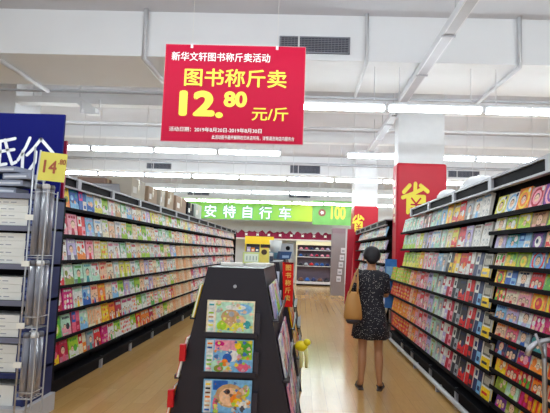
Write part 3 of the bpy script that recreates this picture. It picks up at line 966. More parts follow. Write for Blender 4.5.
for z, ln in ((1.45, 0.60), (0.88, 0.53), (0.32, 0.5)):
    for k, (dx, dy) in enumerate(((-0.066, -0.133), (-0.002, -0.133), (-0.066, -0.062), (-0.002, -0.062))):
        lab = 'clear plastic tube in the %s tier of the wire rack, %s column, %s row' % (lev[z], ('inner', 'outer')[k % 2], ('front', 'back')[k // 2])
        q = thing('plastic_tube', lab, 'plastic tube', (-2.165 + dx, 3.70 + dy, z), group='clear tubes in the wire rack')
        MB().tube([(0, 0, 0.0), (0, 0, ln - 0.04)], 0.028, 14).build('tube_wall', CLR, q, True)
        MB().tube([(0, 0, ln - 0.04), (0, 0, ln - 0.015), (0, 0, ln)], [0.030, 0.030, 0.024], 14).build('cap', CAP if k % 3 == 0 else WHITE, q, True)
        MB().tube([(0, 0, 0.05), (0, 0, ln - 0.1)], 0.018, 8).build('rolled_contents', M('rolled_grey', '6e707c', 0.5) if k % 2 == 0 else M('rolled_pale', 'a4aaae', 0.5), q, True)
# yellow price tag
t = thing('price_tag', 'yellow price card reading 14 on the wire rack post beside the blue board', 'price tag', (-2.105, 3.525, 2.19), (0, 0.06, 0.2))
MB().box(-0.105, 0.105, -0.003, 0.003, -0.12, 0.12).build('card', M('yellow_card', 'd8cc5a', 0.5, vary=0.1), t)
MB().box(-0.11, -0.1, -0.006, 0.006, -0.2, 0.13).build('holder', WIRE, t)
brn = M('red_brown_ink', 'a2543a', 0.6)
text('lettering', '14', 0.15, brn, t, (-0.015, -0.004, 0.0), bold=0.02, sx=0.85)
text('lettering', '.80', 0.06, brn, t, (0.072, -0.004, 0.05), bold=0.02, sx=0.8)

# ================================================================== red hanging sign
RED = M('sign_red', 'b80c36', 0.55, spec=0.15, vary=0.05, scale=1.5)
YEL = M('sign_yellow', 'f7e24a', 0.5)
SW = M('sign_white', 'f6f0ee', 0.5)
t = thing('hanging_sign', 'large red promotion sign hung over the aisle with yellow price lettering', 'sign', (-0.697, 4.0, 3.03), (0, 0, 0))
MB().box(-0.672, 0.672, -0.008, 0.008, -0.473, 0.473).build('panel', RED, t)
MB().box(-0.676, 0.676, -0.004, 0.006, -0.478, 0.478).build('paper_edge', M('pink_paper_edge', 'eab6c0', 0.6), t)


def sgn(body, x0, x1, yc, hpx, mat, bold=0.012, Y=3.99, space=1.0, base=0.86, nm='lettering', par=t, off=None):
    """lettering between two columns of the photograph, on the plane of the sign"""
    a, b = at(x0, yc - (x1 - x0) * 0.0, Y), at(x1, yc, Y)
    size = hpx * Y / FPX / base
    o = text(nm, body, size, mat, par, (0, 0, 0), bold=bold, space=space)
    wd = abs(b.x - a.x)
    k = wd / o['text_w']
    for v in o.data.vertices:
        v.co.x *= k
    del o['text_w']
    mid = at((x0 + x1) / 2, yc, Y)
    o.location = Vector((mid.x, Y, mid.z)) - (off if off is not None else par.location)
    return o


sgn('新华文轩图书称斤卖活动', 171.8, 270, 57.2, 8.6, SW, 0.014)
sgn('图书称斤卖', 184.6, 286.3, 78.2, 17.2, YEL, 0.016)
sgn('12', 181.2, 213.0, 103.4, 27.5, YEL, 0.05, base=0.80)
sgn('.', 216.4, 221.6, 115.2, 27.5, YEL, 0.03, base=0.80)
sgn('80', 224.8, 246, 99.4, 16.5, YEL, 0.045, base=0.78)
sgn('元/斤', 252, 288, 114.2, 13.2, YEL, 0.012)
sgn('活动日期：2019年8月20日-2019年8月30日', 169, 261.5, 130.0, 4.4, SW, 0.012)
sgn('此活动图书最终解释权归本店所有，详情请咨询店内服务台', 211.7, 294, 138.2, 4.0, SW, 0.01)
for x in (-0.42, 0.40):
    c = MB().box(x - 0.012, x + 0.012, -0.012, 0.012, 0.44, 0.478).build('clip', WHITE, t)
    MB().tube([(x, 0, 0.478), (x, 0, SLAB - 3.03)], 0.0014, 5).build('string', PAPER, t)

# ================================================================== red pillar covers with the yellow character
PR = M('pillar_red', 'c4162e', 0.4, spec=0.3)


def sheng(mbY, px0, px1, py0, py1, Y, par, off):
    """yellow brushed character with a money sign in its lower box, drawn in a unit square"""
    p0, p1 = at(px0, py1, Y), at(px1, py0, Y)
    W, H = p1.x - p0.x, p1.z - p0.z

    def P(a, b, d=0.0):
        return (p0.x + W * a - off.x, Y - off.y - d, p0.z + H * b - off.z)
    q = MB()

    def stroke(pts, wd, d):
        for i in range(len(pts) - 1):
            (a, b), (c, e) = pts[i], pts[i + 1]
            L = sqrt((c - a) ** 2 + (e - b) ** 2)
            nx, ny = -(e - b) / L * wd / 2, (c - a) / L * wd / 2
            q.poly([P(a + nx, b + ny, d), P(c + nx, e + ny, d), P(c - nx, e - ny, d), P(a - nx, b - ny, d)])
        for i, (a, b) in enumerate(pts):
            q.poly([P(a + wd / 2 * cos(k * pi / 6), b + wd / 2 * sin(k * pi / 6), d + 0.0003 + 0.0001 * i) for k in range(12)])
    stroke([(0.50, 0.98), (0.49, 0.72)], 0.14, 0.002)
    stroke([(0.28, 0.92), (0.06, 0.70)], 0.14, 0.0025)
    stroke([(0.70, 0.92), (0.97, 0.74)], 0.14, 0.003)
    stroke([(0.74, 0.80), (0.42, 0.66), (0.02, 0.52)], 0.13, 0.0035)
    stroke([(0.22, 0.56), (0.22, 0.04)], 0.13, 0.004)
    stroke([(0.22, 0.56), (0.84, 0.56), (0.84, 0.04)], 0.13, 0.0045)
    q.poly([P(0.20, 0.02, 0.005), P(0.86, 0.02, 0.005), P(0.86, 0.56, 0.005), P(0.20, 0.56, 0.005)])
    q.build('lettering', YEL, par)
    r = MB()
    q2, q = q, r
    stroke([(0.36, 0.50), (0.53, 0.32), (0.70, 0.50)], 0.06, 0.0065)
    stroke([(0.53, 0.32), (0.53, 0.06)], 0.06, 0.0075)
    stroke([(0.34, 0.30), (0.72, 0.30)], 0.05, 0.0085)
    stroke([(0.34, 0.18), (0.72, 0.18)], 0.05, 0.0095)
    r.build('money_mark', PR, par)


t = thing('pillar_cover', 'tall red printed cover with yellow character around the nearer white pillar', 'pillar cover', (2.26, 8.34, 0))
bevel(MB().box(-0.47, 0.50, -0.03, 0.36, 0.95, 3.345).build('cover', PR, t), 0.05, 4)
sheng(None, 402, 428.5, 183.5, 213.5, 8.305, t, Vector(t.location))
wt = M('faded_print', 'f0c8a8', 0.5)
for k, z in enumerate((2.9, 2.72, 2.54, 2.36, 2.18)):
    MB().box(-0.4715, -0.4705, 0.08, 0.24, z, z + 0.12).build('printed_mark', wt, t)
MB().box(-0.475, 0.505, -0.035, 0.365, 0.0, 0.95).build('lower_cover', M('lower_red', 'b01630', 0.4), t)
t = thing('pillar_cover', 'red printed cover with yellow character around the farther pillar beside the 100 sign', 'pillar cover', (1.88, 13.58, 0))
bevel(MB().box(-0.28, 0.48, -0.03, 0.84, 0.2, 3.05).build('cover', PR, t), 0.05, 4)
sheng(None, 352.5, 364, 215, 231.5, 13.545, t, Vector(t.location))
MB().box(-0.28, 0.48, -0.032, 0.84, 0.0, 0.2).build('base_band', BLACK, t)
# blue poster stand at the end of the first right run
t = thing('poster_stand', 'blue printed poster stand between the red pillar and the dark-haired woman', 'poster stand', (1.70, 8.3, 0))
MB().box(-0.11, 0.11, -0.01, 0.01, 0.55, 1.47).build('poster', M('blue_poster', '3a74bc', 0.4, vary=0.4, scale=9), t)
MB().box(-0.09, 0.09, -0.013, -0.01, 1.15, 1.33).build('printed_panel', M('pale_blue_panel', '86b2e0', 0.4, vary=0.3, scale=20), t)
MB().box(-0.02, 0.02, -0.0, 0.02, 0.03, 0.55).build('pole', STEEL, t)
MB().box(-0.14, 0.06, -0.02, 0.1, 0.0, 0.03).build('foot', GREYF, t)

# ================================================================== centre A-frame displays
AX = -0.452


def hwid(z):
    return 0.497 - 0.2135 * z


DARK = M('black_laminate', '231f2a', 0.4, vary=0.08)
SHEEN = M('smoked_acrylic', '33303c', 0.15)


def aframe(label, y0, y1, ledges):
    t = thing('display_stand', label, 'display stand', (AX, y0, 0), group='black sloping display stands')
    L = y1 - y0
    zt = 1.415

    def prism(a, b):
        return [[(-hwid(z), a, z) if s == 0 else (hwid(z), a, z) if s == 1 else (hwid(z), b, z) if s == 2 else (-hwid(z), b, z) for s in range(4)] for z in (0.0, zt)]
    MB().loft(prism(0.0, 0.025)).build('end_board', DARK, t)
    MB().loft(prism(L - 0.025, L)).build('end_board', DARK, t)
    for s in (-1, 1):
        MB().loft([[(s * (hwid(z) - 0.03), 0.025, z), (s * (hwid(z) - 0.01), 0.025, z), (s * (hwid(z) - 0.01), L - 0.025, z), (s * (hwid(z) - 0.03), L - 0.025, z)] for z in (0.0, zt)]).build('side_board', DARK, t)
        for z in (0.36, 0.68, 1.08):
            out = 0.055 if s == 1 else 0.044
            b = MB()
            x = hwid(z) - 0.01
            b.box(min(s * (x - 0.0), s * (x + out)), max(s * x, s * (x + out)), 0.0, L, z - 0.012, z)
            b.box(min(s * (x + out - 0.008), s * (x + out)), max(s * (x + out - 0.008), s * (x + out)), 0.0, L, z, z + (0.03 if s == 1 else 0.015))
            b.build('ledge', DARK, t)
    MB().box(-hwid(zt), hwid(zt), 0, L, zt, zt + 0.012).build('top_board', DARK, t)
    for z in ledges:
        e = MB().box(-0.19, 0.17, -0.045, 0.0, z - 0.014, z).box(-0.19, 0.17, -0.05, -0.045, z - 0.014, z + 0.016)
        e.build('front_ledge', DARK, t)
        MB().box(0.15, 0.185, -0.04, 0.0, z, z + 0.15).build('acrylic_holder', SHEEN, t)
    if ledges:
        for z, c in ((0.80, 'a'), (0.50, 'b')):
            x = -hwid(z) + 0.004
            q = MB().box(x - 0.022, x + 0.016, -0.06, -0.03, z, z + 0.11).build('red_clip', M('clip_red', 'c8101c', 0.4), t)
            q['label'] = 'red plastic ticket clip'
        MB().tube([(0.0, 0.0, 1.30), (0.0, -0.006, 1.30)], 0.012, 10).build('screw_cap', STEEL, t)
    return t


aframe('black sloping display stand holding three picture puzzles on its front, nearest the viewer', 2.985, 4.25, (0.98, 0.722, 0.455))
aframe('second black sloping display stand, behind the nearest one, carrying the red banner', 4.95, 6.3, ())
aframe('third black sloping display stand, farthest along the middle of the aisle', 6.9, 8.1, ())
PUZ = [
    (0.98, 0.325, 0.225, [('cream', rect(0, 1, 0, 1)), ('white', rect(0.03, 0.17, 0.04, 0.96)), ('mint', rect(0.2, 0.97, 0.05, 0.95)), ('lemon', circle(0.55, 0.3, 0.3, 0.2)), ('sky', circle(0.75, 0.75, 0.2, 0.16)), ('tan', circle(0.50, 0.52, 0.2, 0.22)), ('lime', circle(0.32, 0.25, 0.1, 0.14)), ('white', circle(0.6, 0.8, 0.22, 0.08)), ('teal', circle(0.85, 0.3, 0.08, 0.12)), ('grey', circle(0.52, 0.6, 0.06, 0.08)), ('peach', circle(0.7, 0.45, 0.1, 0.12))],
     'pale green picture puzzle on the top front ledge of the nearest stand'),
    (0.722, 0.325, 0.225, [('sky', rect(0, 1, 0, 1)), ('white', rect(0.03, 0.17, 0.04, 0.96)), ('pink', rect(0.2, 0.66, 0.66, 0.97)), ('lime', rect(0.66, 0.98, 0.42, 0.97)), ('green', circle(0.84, 0.72, 0.13, 0.2)), ('mint', circle(0.3, 0.22, 0.2, 0.18)), ('white', circle(0.56, 0.52, 0.14, 0.17)), ('blue', circle(0.47, 0.45, 0.1, 0.14)), ('orange', circle(0.42, 0.32, 0.07, 0.11)), ('olive', circle(0.3, 0.15, 0.1, 0.1)), ('rose', circle(0.8, 0.2, 0.12, 0.14)), ('magenta', circle(0.3, 0.86, 0.1, 0.08)), ('yellow', circle(0.68, 0.82, 0.07, 0.1))],
     'blue and pink picture puzzle on the middle front ledge of the nearest stand'),
    (0.455, 0.325, 0.225, [('sky', rect(0, 1, 0, 1)), ('white', rect(0.03, 0.17, 0.04, 0.96)), ('blue', rect(0.2, 0.5, 0.7, 0.97)), ('tan', circle(0.55, 0.55, 0.3, 0.34)), ('peach', circle(0.55, 0.52, 0.22, 0.26)), ('orange', circle(0.68, 0.45, 0.12, 0.16)), ('brown', circle(0.5, 0.66, 0.06, 0.08)), ('charcoal', circle(0.52, 0.66, 0.035, 0.05)), ('yellow', circle(0.72, 0.36, 0.1, 0.12)), ('lime', circle(0.88, 0.7, 0.08, 0.18)), ('white', circle(0.84, 0.3, 0.1, 0.1)), ('rose', circle(0.26, 0.3, 0.05, 0.2))],
     'blue and tan picture puzzle on the lowest front ledge of the nearest stand'),
]
for z, wd, h, sh, lab in PUZ:
    mb = MB().box(-wd / 2, wd / 2, 0, 0.008, 0, h, COLR[sh[0][0]])
    for k, (c, p) in enumerate(sh):
        mb.poly([(-wd / 2 + a * wd, -0.0004 - 0.00025 * k, b * h) for a, b in [(min(.995, max(.005, a)), min(.995, max(.005, b))) for a, b in p]], COLR[c])
    rg = random.Random(int(z * 1000))
    pal = [c for c, p in sh[2:]] + ['white', 'cream', 'peach', 'lemon']
    for k in range(46):
        u, v, rr = rg.uniform(0.22, 0.96), rg.uniform(0.06, 0.94), rg.uniform(0.012, 0.05)
        c = COLR[rg.choice(pal)]
        c = tuple(0.75 * q + 0.25 * 0.8 for q in c)
        y = -0.004 - 0.00008 * k
        mb.poly([(-wd / 2 + min(.99, max(.01, u + rr * cos(a) * (1 + 0.4 * sin(3 * a + k)))) * wd, y, min(.99, max(.01, v + 1.4 * rr * sin(a))) * h) for a in [q * pi / 6 for q in range(12)]], c)
    for k in range(7):
        mb.poly([(-wd / 2 + u * wd, -0.008, v * h) for u, v in rect(0.05, 0.15, 0.12 + 0.12 * k, 0.17 + 0.12 * k)], COLR[pal[k % len(pal)]])
    o = mb.build('picture_puzzle', PRINT)
    tag(o, lab, 'puzzle', 'picture puzzles on the stand')
    o.location = (AX - 0.018, 2.985 - 0.034, z + 0.0008)
    o.rotation_euler = (-0.06, 0, 0)
    bk = MB().box(-wd / 2 + 0.004, wd / 2 - 0.004, 0.008, 0.012, 0.004, h - 0.004).build('tray_back', M('grey_card', '9a968e', 0.8), o)

# books and games on the sloping sides
SIDEP = [('lilac', 'white', 'sky', 'blocks'), ('white', 'lilac', 'red', 'faces'), ('peach', 'yellow', 'red', 'faces'), ('white', 'pink', 'blue', 'spots'), ('cream', 'lime', 'rose', 'scene'), ('pink', 'purple', 'white', 'figure'), ('yellow', 'red', 'blue', 'scene'), ('white', 'blue', 'crimson', 'figure')]
SN = {0.36: 'lowest', 0.68: 'middle', 1.08: 'highest'}
n = 0
for (y0, y1, nm) in ((2.985, 4.25, 'nearest'), (4.95, 6.3, 'second')):
    for s in (1, -1):
        for z in (1.08, 0.68, 0.36):
            if nm == 'second' and s == -1:
                continue
            y, i = y0 + (0.06 if s == 1 else -0.02), 0
            while y + 0.26 < y1 and not (s == 1 and z == 1.08 and i > 2):
                wd = (0.24, 0.27, 0.22)[i % 3]
                sp = SIDEP[(n * 3 + i) % 8]
                if s == -1:
                    sp = (('lime', 'yellow', 'white', 'scene'), ('red', 'white', 'yellow', 'blocks'), ('red', 'orange', 'white', 'band'))[{1.08: 0, 0.68: 1, 0.36: 2}[z]] if i == 0 else sp
                rng = random.Random(900 + n)
                h = 0.27 if z < 1 else 0.23
                th = 0.014 if s == 1 else 0.016
                o = cover_mb(wd, h, th, sp, rng).build('activity_book', PRINT)
                tag(o, '%s activity book with %s %s, %s %s ledge of the %s stand, %s along' % (sp[0], sp[1], MOTIF[sp[3]], {1: 'right-hand', -1: 'left-hand'}[s], SN[z], nm, ORD[i]), 'book', 'activity books on the display stands')
                x = AX + s * (hwid(z) + (0.022 if s == 1 else 0.019))
                o.location = (x, y + wd / 2, z + 0.004)
                o.rotation_euler = (-0.21, 0, s * pi / 2)
                pg = bpy.data.objects.new('page_block', page_mesh(wd, h, th))
                C.objects.link(pg)
                pg.parent = o
                y += wd + 0.03
                i += 1
                n += 1

# sheets and packages on the stand tops
for k, (x, y, wd, dp, rot, lab) in enumerate(((-0.565, 3.5, 0.17, 0.28, 0.2, 'white paper sheet lying on the nearest stand top, to the left'), (-0.35, 3.65, 0.17, 0.3, -0.15, 'white paper sheet lying on the nearest stand top, to the right'))):
    o = MB().box(-wd / 2, wd / 2, -dp / 2, dp / 2, 0, 0.012).build('paper_sheet', PAPER)
    mbv = o.data.vertices
    for v in mbv:
        v.co.z += 0.012 * abs(v.co.x) / wd if v.co.z > 0.005 else 0
    tag(o, lab, 'paper', 'papers on the nearest stand')
    o.location = (x, y, 1.4275)
    o.rotation_euler = (0, 0, rot)
t = thing('display_box', 'yellow and pale green display carton standing behind the papers on the nearest stand', 'carton', (-0.43, 4.12, 1.4275))
MB().box(-0.125, 0.12, -0.05, 0.05, 0, 0.105).build('carton_body', M('yellow_green_card', 'd2dc8c', 0.5, vary=0.1), t)
MB().box(0.03, 0.12, -0.052, -0.05, 0.0, 0.15).build('picture_panel', M('yellow_panel', 'e6cf62', 0.5, vary=0.2, scale=18), t)
MB().box(-0.11, 0.02, -0.0525, -0.0505, 0.015, 0.09).build('white_panel', M('pale_panel', 'e6ecd8', 0.5), t)
hd = MB()
hd.poly([(0.075 + 0.028 * cos(a), -0.0535, 0.11 + 0.026 * sin(a)) for a in [k * pi / 8 for k in range(16)]])
hd.build('printed_hair', M('dark_print', '4a3426', 0.6), t)
for x in (-0.09, -0.06, -0.03, 0.0):
    MB().box(x, x + 0.008, -0.054, -0.0525, 0.03, 0.07).build('printed_bar', M('grey_print', '9aa49a', 0.6), t)
# goods on the farther stands
t = thing('goods_tub', 'white flared tub standing high on the third stand above blue packages', 'tub', (-0.44, 7.2, 1.428))
MB().tube([(0, 0, 0.10), (0, 0, 0.30)], [0.08, 0.105], 16).build('tub_wall', M('pale_tub', 'f2f8f6', 0.4), t, True)
MB().box(-0.1, 0.1, -0.08, 0.08, 0, 0.10).build('base_box', M('teal_card', '5a8aa0', 0.5), t)
t = thing('package', 'dark blue package leaning across the third stand top beside the white tub', 'package', (-0.36, 6.95, 1.428), (0, 0, 0.5))
MB().loft([[(-0.03, -0.06, 0), (0.16, -0.06, 0), (0.16, 0.06, 0), (-0.03, 0.06, 0)], [(0.0, -0.05, 0.12), (0.2, -0.05, 0.12), (0.2, 0.05, 0.12), (0.0, 0.05, 0.12)]]).build('wrapper', M('navy_wrap', '32507e', 0.4), t)
MB().box(0.02, 0.14, -0.063, -0.06, 0.02, 0.06).build('paper_label', M('pale_blue_label', '9ab4d4', 0.5), t)
t = thing('package', 'upright grey and white carton on the second stand top, beside the red banner', 'package', (-0.40, 5.3, 1.428))
MB().box(-0.1, 0.05, -0.07, 0.07, 0, 0.1).build('carton_body', M('slate_card', '4a4e5e', 0.5), t)
MB().box(-0.1, 0.05, -0.072, -0.07, 0.06, 0.1).build('white_lid', PAPER, t)
t = thing('package', 'grey carton with black dot on the third stand top, farther back', 'package', (-0.28, 7.7, 1.428))
MB().box(-0.1, 0.12, -0.08, 0.08, 0, 0.26).build('carton_body', M('pale_grey_card', 'b6bac2', 0.5), t)
mbq = MB()
mbq.poly([(0.03 + 0.04 * cos(a), -0.0815, 0.18 + 0.04 * sin(a)) for a in [k * pi / 8 for k in range(16)]])
mbq.build('printed_dot', BLACK, t)
# white leaflet holders on the slope of the second stand
for k, z in enumerate((1.13, 0.92)):
    o = MB().box(-0.07, 0.07, 0, 0.02, 0, 0.19).build('leaflet_holder', M('pale_blue_leaflet', 'c8cede', 0.5))
    tag(o, 'pale leaflet pack on the front of the second stand, %s one' % ('upper', 'lower')[k], 'leaflets', 'leaflet packs on the second stand')
    MB().box(-0.05, 0.05, -0.002, 0.0, 0.05, 0.15).build('printed_panel', M('leaflet_print', '9aa6c8', 0.5, vary=0.3, scale=30), o)
    o.location = (-0.32 + 0.03 * k, 4.93, z)
# red standing banner
t = thing('vertical_banner', 'narrow red banner with yellow characters on the front edge of the second stand', 'banner', (-0.148, 4.938, 0.928))
BR = M('banner_red', 'dc1c16', 0.5, spec=0.2)
MB().loft([[(0.0 - 0.045, -0.01, 0), (0.0 + 0.06, -0.01, 0), (0.06, 0.01, 0), (-0.045, 0.01, 0)], [(-0.07, -0.01, 0.50), (0.058, -0.01, 0.50), (0.058, 0.01, 0.50), (-0.07, 0.01, 0.50)]]).build('panel', BR, t)
MB().box(-0.05, 0.055, -0.013, -0.01, 0.485, 0.497).build('top_batten', BLACK, t)
for k, ch in enumerate('图书称斤卖'):
    text('lettering', ch, 0.07, M('banner_yellow', 'f2c65a', 0.5), t, (0.0, -0.011, 0.44 - 0.085 * k), bold=0.015)
# yellow toy hanging from the first stand
t = thing('toy', 'bright yellow plastic animal toy hanging at the right of the nearest stand', 'toy', (0.02, 4.0, 0.60))
YT = M('yellow_plastic', 'f0dc1e', 0.3)
mb = MB().ell((0.0, 0, 0.10), (0.062, 0.04, 0.048), 16, 8)
mb.build('body', YT, t, True)
MB().ell((0.05, -0.01, 0.135), (0.035, 0.03, 0.032), 12, 8).build('head', YT, t, True)
for x in (-0.01, 0.04):
    MB().tube([(x, 0, 0.08), (x + 0.01, -0.01, 0.0), (x + 0.012, 0, -0.09)], [0.022, 0.014, 0.012], 8).build('leg', M('pale_yellow_plastic', 'eee8a0', 0.3), t, True)
MB().tube([(-0.04, 0, 0.12), (-0.06, 0, 0.118), (-0.073, 0.0, 0.112)], 0.004, 5).build('hanging_cord', PAPER, t)
# ================================================================== chrome hoop at the right edge
t = thing('chrome_hoop', 'chrome tube hoop on a post at the foot of the small-book bay', 'hoop rail', (1.43, 2.6, 0))
MB().tube([(0.0, 0, 0.0), (0.0, 0, 0.95), (0.0, 0, 1.07)], 0.014, 10).build('post', STEEL, t, True)
MB().tube([(-0.10 + 0.0, -0.0, 0.99), (-0.085, 0, 1.03), (-0.05, 0, 1.06), (0.0, 0, 1.078), (0.06, 0, 1.09), (0.16, 0, 1.095), (0.22, 0, 1.09)], 0.016, 10, ref=(0, 1, 0)).build('curved_rail', STEEL, t, True)
MB().tube([(-0.06, -0.022, 1.12), (-0.012, -0.022, 0.985)], 0.008, 8, ref=(0, 1, 0)).build('brace', STEEL, t, True)
MB().tube([(0, 0, 0), (0, 0, 0.015)], 0.1, 18).build('base_plate', GREYF, t, True)

# ================================================================== far end: green banner, awning, helmet shelf
def gradient_material(name, c0, c1):
    mt = bpy.data.materials.new(name)
    mt.use_nodes = True
    nt = mt.node_tree
    b = nt.nodes['Principled BSDF']
    b.inputs['Roughness'].default_value = 0.5
    tc = nt.nodes.new('ShaderNodeTexCoord')
    sp = nt.nodes.new('ShaderNodeSeparateXYZ')
    nt.links.new(tc.outputs['Generated'], sp.inputs[0])
    rp = nt.nodes.new('ShaderNodeValToRGB')
    rp.color_ramp.elements[0].color = (*lin(hexc(c0)), 1)
    rp.color_ramp.elements[1].color = (*lin(hexc(c1)), 1)
    rp.color_ramp.elements[0].position = 0.7
    nt.links.new(sp.outputs['X'], rp.inputs['Fac'])
    nt.links.new(rp.outputs['Color'], b.inputs['Base Color'])
    return mt


YG = 19.5
t = thing('department_sign', 'long bright green department banner with white characters at the far end', 'sign', (-2.8, YG, 3.4))
MB().box(-3.3, 3.22, 0.0, 0.05, -0.47, 0.45).build('panel', gradient_material('green_print', '6eae2e', 'b2cc22'), t)
MB().box(-3.3, 3.22, -0.015, 0.0, 0.43, 0.45).build('top_trim', M('pale_green_trim', 'bfe08a', 0.5), t)
MB().box(-3.3, 3.22, 0.05, 0.1, -0.5, -0.47).build('bottom_rail', GREYF, t)
for x in (-3.0, 0, 3.0):
    MB().tube([(x, 0.03, 0.45), (x, 0.03, SLAB - 3.4)], 0.01, 5).build('hanging_rod', PIPEW, t)
outl, wl = M('teal_outline', '2f8f6e', 0.5), M('white_letter', 'f4f8f2', 0.5)
for k, (ch, xc, yc) in enumerate((('捷', 191, 210.5), ('安', 210.5, 211.0), ('特', 229.5, 211.5), ('自', 247.5, 212), ('行', 265.5, 212.8), ('车', 285.0, 213.2))):
    p = at(xc, yc, YG)
    off = Vector((p.x, YG, p.z)) - Vector(t.location)
    text('lettering_outline', ch, 0.62, outl, t, off + Vector((0, -0.002, 0)), bold=0.05)
    text('lettering', ch, 0.60, wl, t, off + Vector((0, -0.012, 0)), bold=0.014)
t = thing('discount_sign', 'square pale green sign with yellow 100 at the end of the green banner', 'sign', (1.31, YG - 0.05, 3.35))
MB().box(-0.88, 0.90, 0, 0.04, -0.55, 0.54).build('panel', M('leaf_green_print', '70b058', 0.5, vary=0.3, scale=2.5), t)
text('lettering', '100', 0.80, M('lemon_letter', 'e6ee4a', 0.5), t, (0.27, -0.004, 0.02), bold=0.03, sx=0.62)
d = MB()
d.poly([(-0.46 + 0.17 * cos(a), -0.003, 0.0 + 0.17 * sin(a)) for a in [k * pi / 12 for k in range(24)]])
d.build('round_badge', M('badge_brown', '8c4a42', 0.5), t)
d = MB()
d.poly([(-0.46 + 0.09 * cos(a) * (1 if k % 2 else 0.6), -0.005, 0.0 + 0.09 * sin(a) * (1 if k % 2 else 0.6)) for k, a in [(k, k * pi / 5) for k in range(10)]])
d.build('badge_mark', wl, t)
for x in (-0.6, 0.6):
    MB().tube([(x, 0.02, 0.54), (x, 0.02, SLAB - 3.35)], 0.01, 5).build('hanging_rod', PIPEW, t)

# burgundy awning
BURG = M('burgundy_cloth', '8e1c3e', 0.8)
t = thing('awning', 'burgundy scalloped awning with white marks above the far shelves', 'awning', (-1.25, 20.4, 2.3))
mb = MB()
n = 60
top = [(-2.75 + 5.4 * i / n, 0.0, 0.10 + 0.09 * abs(sin(i * pi / 5)) + 0.05 * sin(i * 1.7)) for i in range(n + 1)]
for i in range(n):
    a, b = top[i], top[i + 1]
    ya, yb = 0.12 * sin(i * pi / 2.5), 0.12 * sin((i + 1) * pi / 2.5)
    mb.poly([(a[0], -0.15 + 0.3 * ya, -0.16), (b[0], -0.15 + 0.3 * yb, -0.16), (b[0], 0.2, b[2]), (a[0], 0.2, a[2])])
mb.build('cloth', BURG, t)
MB().box(-2.75, 2.65, -0.17, 0.35, -0.22, -0.17).build('white_edge', M('cream_edge', 'ece2da', 0.6), t)
for k in range(10):
    q = MB()
    x = -2.45 + 0.53 * k
    q.poly([(x + 0.09 * cos(a) * (1 if j % 2 else 0.55), -0.155 + 0.0, 0.0 + 0.08 * sin(a) * (1 if j % 2 else 0.55)) for j, a in [(j, j * pi / 4) for j in range(8)]])
    q.build('white_motif', PAPER, t)
for x in (-2.7, 2.6):
    MB().tube([(x, 0.24, -0.2), (x, 0.24, SLAB - 2.3)], 0.015, 6).build('hanging_rod', PIPEW, t)
# helmet shelving
IV = M('ivory_frame', 'e2d6bc', 0.5)
t = thing('helmet_shelf', 'ivory shelving unit of helmets against the far end under the awning', 'shelving', (0.58, 20.35, 0))
MB().box(-0.86, 0.86, 0.3, 0.33, 0, 2.05).build('back_panel', M('grey_mauve_panel', '6e6070', 0.6), t)
for x in (-0.86, 0.80):
    MB().box(x, x + 0.06, -0.15, 0.3, 0, 2.05).build('side_panel', IV, t)
MB().box(-0.86, 0.86, -0.17, 0.3, 1.88, 2.06).build('fascia', M('cream_fascia', 'efe3bb', 0.5), t)
SHZ = (0.20, 0.92, 1.34, 1.66)
for z in SHZ:
    MB().box(-0.80, 0.80, -0.15, 0.3, z - (0.12 if z == 0.2 else 0.03), z).build('shelf', M('pale_shelf', 'd4d0d0', 0.5), t)
HCOL = {0.20: ['brown', 'blue', 'navy', 'brown', 'charcoal'], 0.92: ['charcoal', 'grey', 'red', 'blue', 'blue', 'navy'], 1.34: ['blue', 'charcoal', 'rose', 'crimson', 'pink', 'rose'], 1.66: ['pink', 'rose', 'navy', 'white', 'pink', 'lilac']}
for z in SHZ:
    row = HCOL[z]
    for i, c in enumerate(row):
        wv = 1.5 / len(row)
        x = -0.75 + wv * (i + 0.5)
        rr = min(0.15, wv * 0.42) * (1.0 if z < 1 else 0.85)
        q = thing('helmet', '%s helmet on the %s shelf of the far unit, %s in its row' % (c, {0.2: 'lowest', 0.92: 'second', 1.34: 'third', 1.66: 'top'}[z], ORD[i]), 'helmet', (0.58 + x, 20.38, z), group='helmets on the far shelving')
        shell = MB()
        rings = [[(rr * cos(a) * cos(e), rr * 1.15 * sin(a) * cos(e), 0.02 + rr * 1.1 * sin(e) * 1.1) for a in [2 * pi * k / 14 for k in range(14)]] for e in (0.0, 0.35, 0.7, 1.05, 1.35, 1.54)]
        shell.loft(rings)
        shell.build('shell', M('helmet_' + c, COL[c], 0.3), q, True)
        MB().tube([(rr * 1.02 * cos(a), rr * 1.17 * sin(a), 0.016) for a in [2 * pi * k / 14 for k in range(14)]], 0.016, 6, closed=True).build('rim', BLACK, q, True)
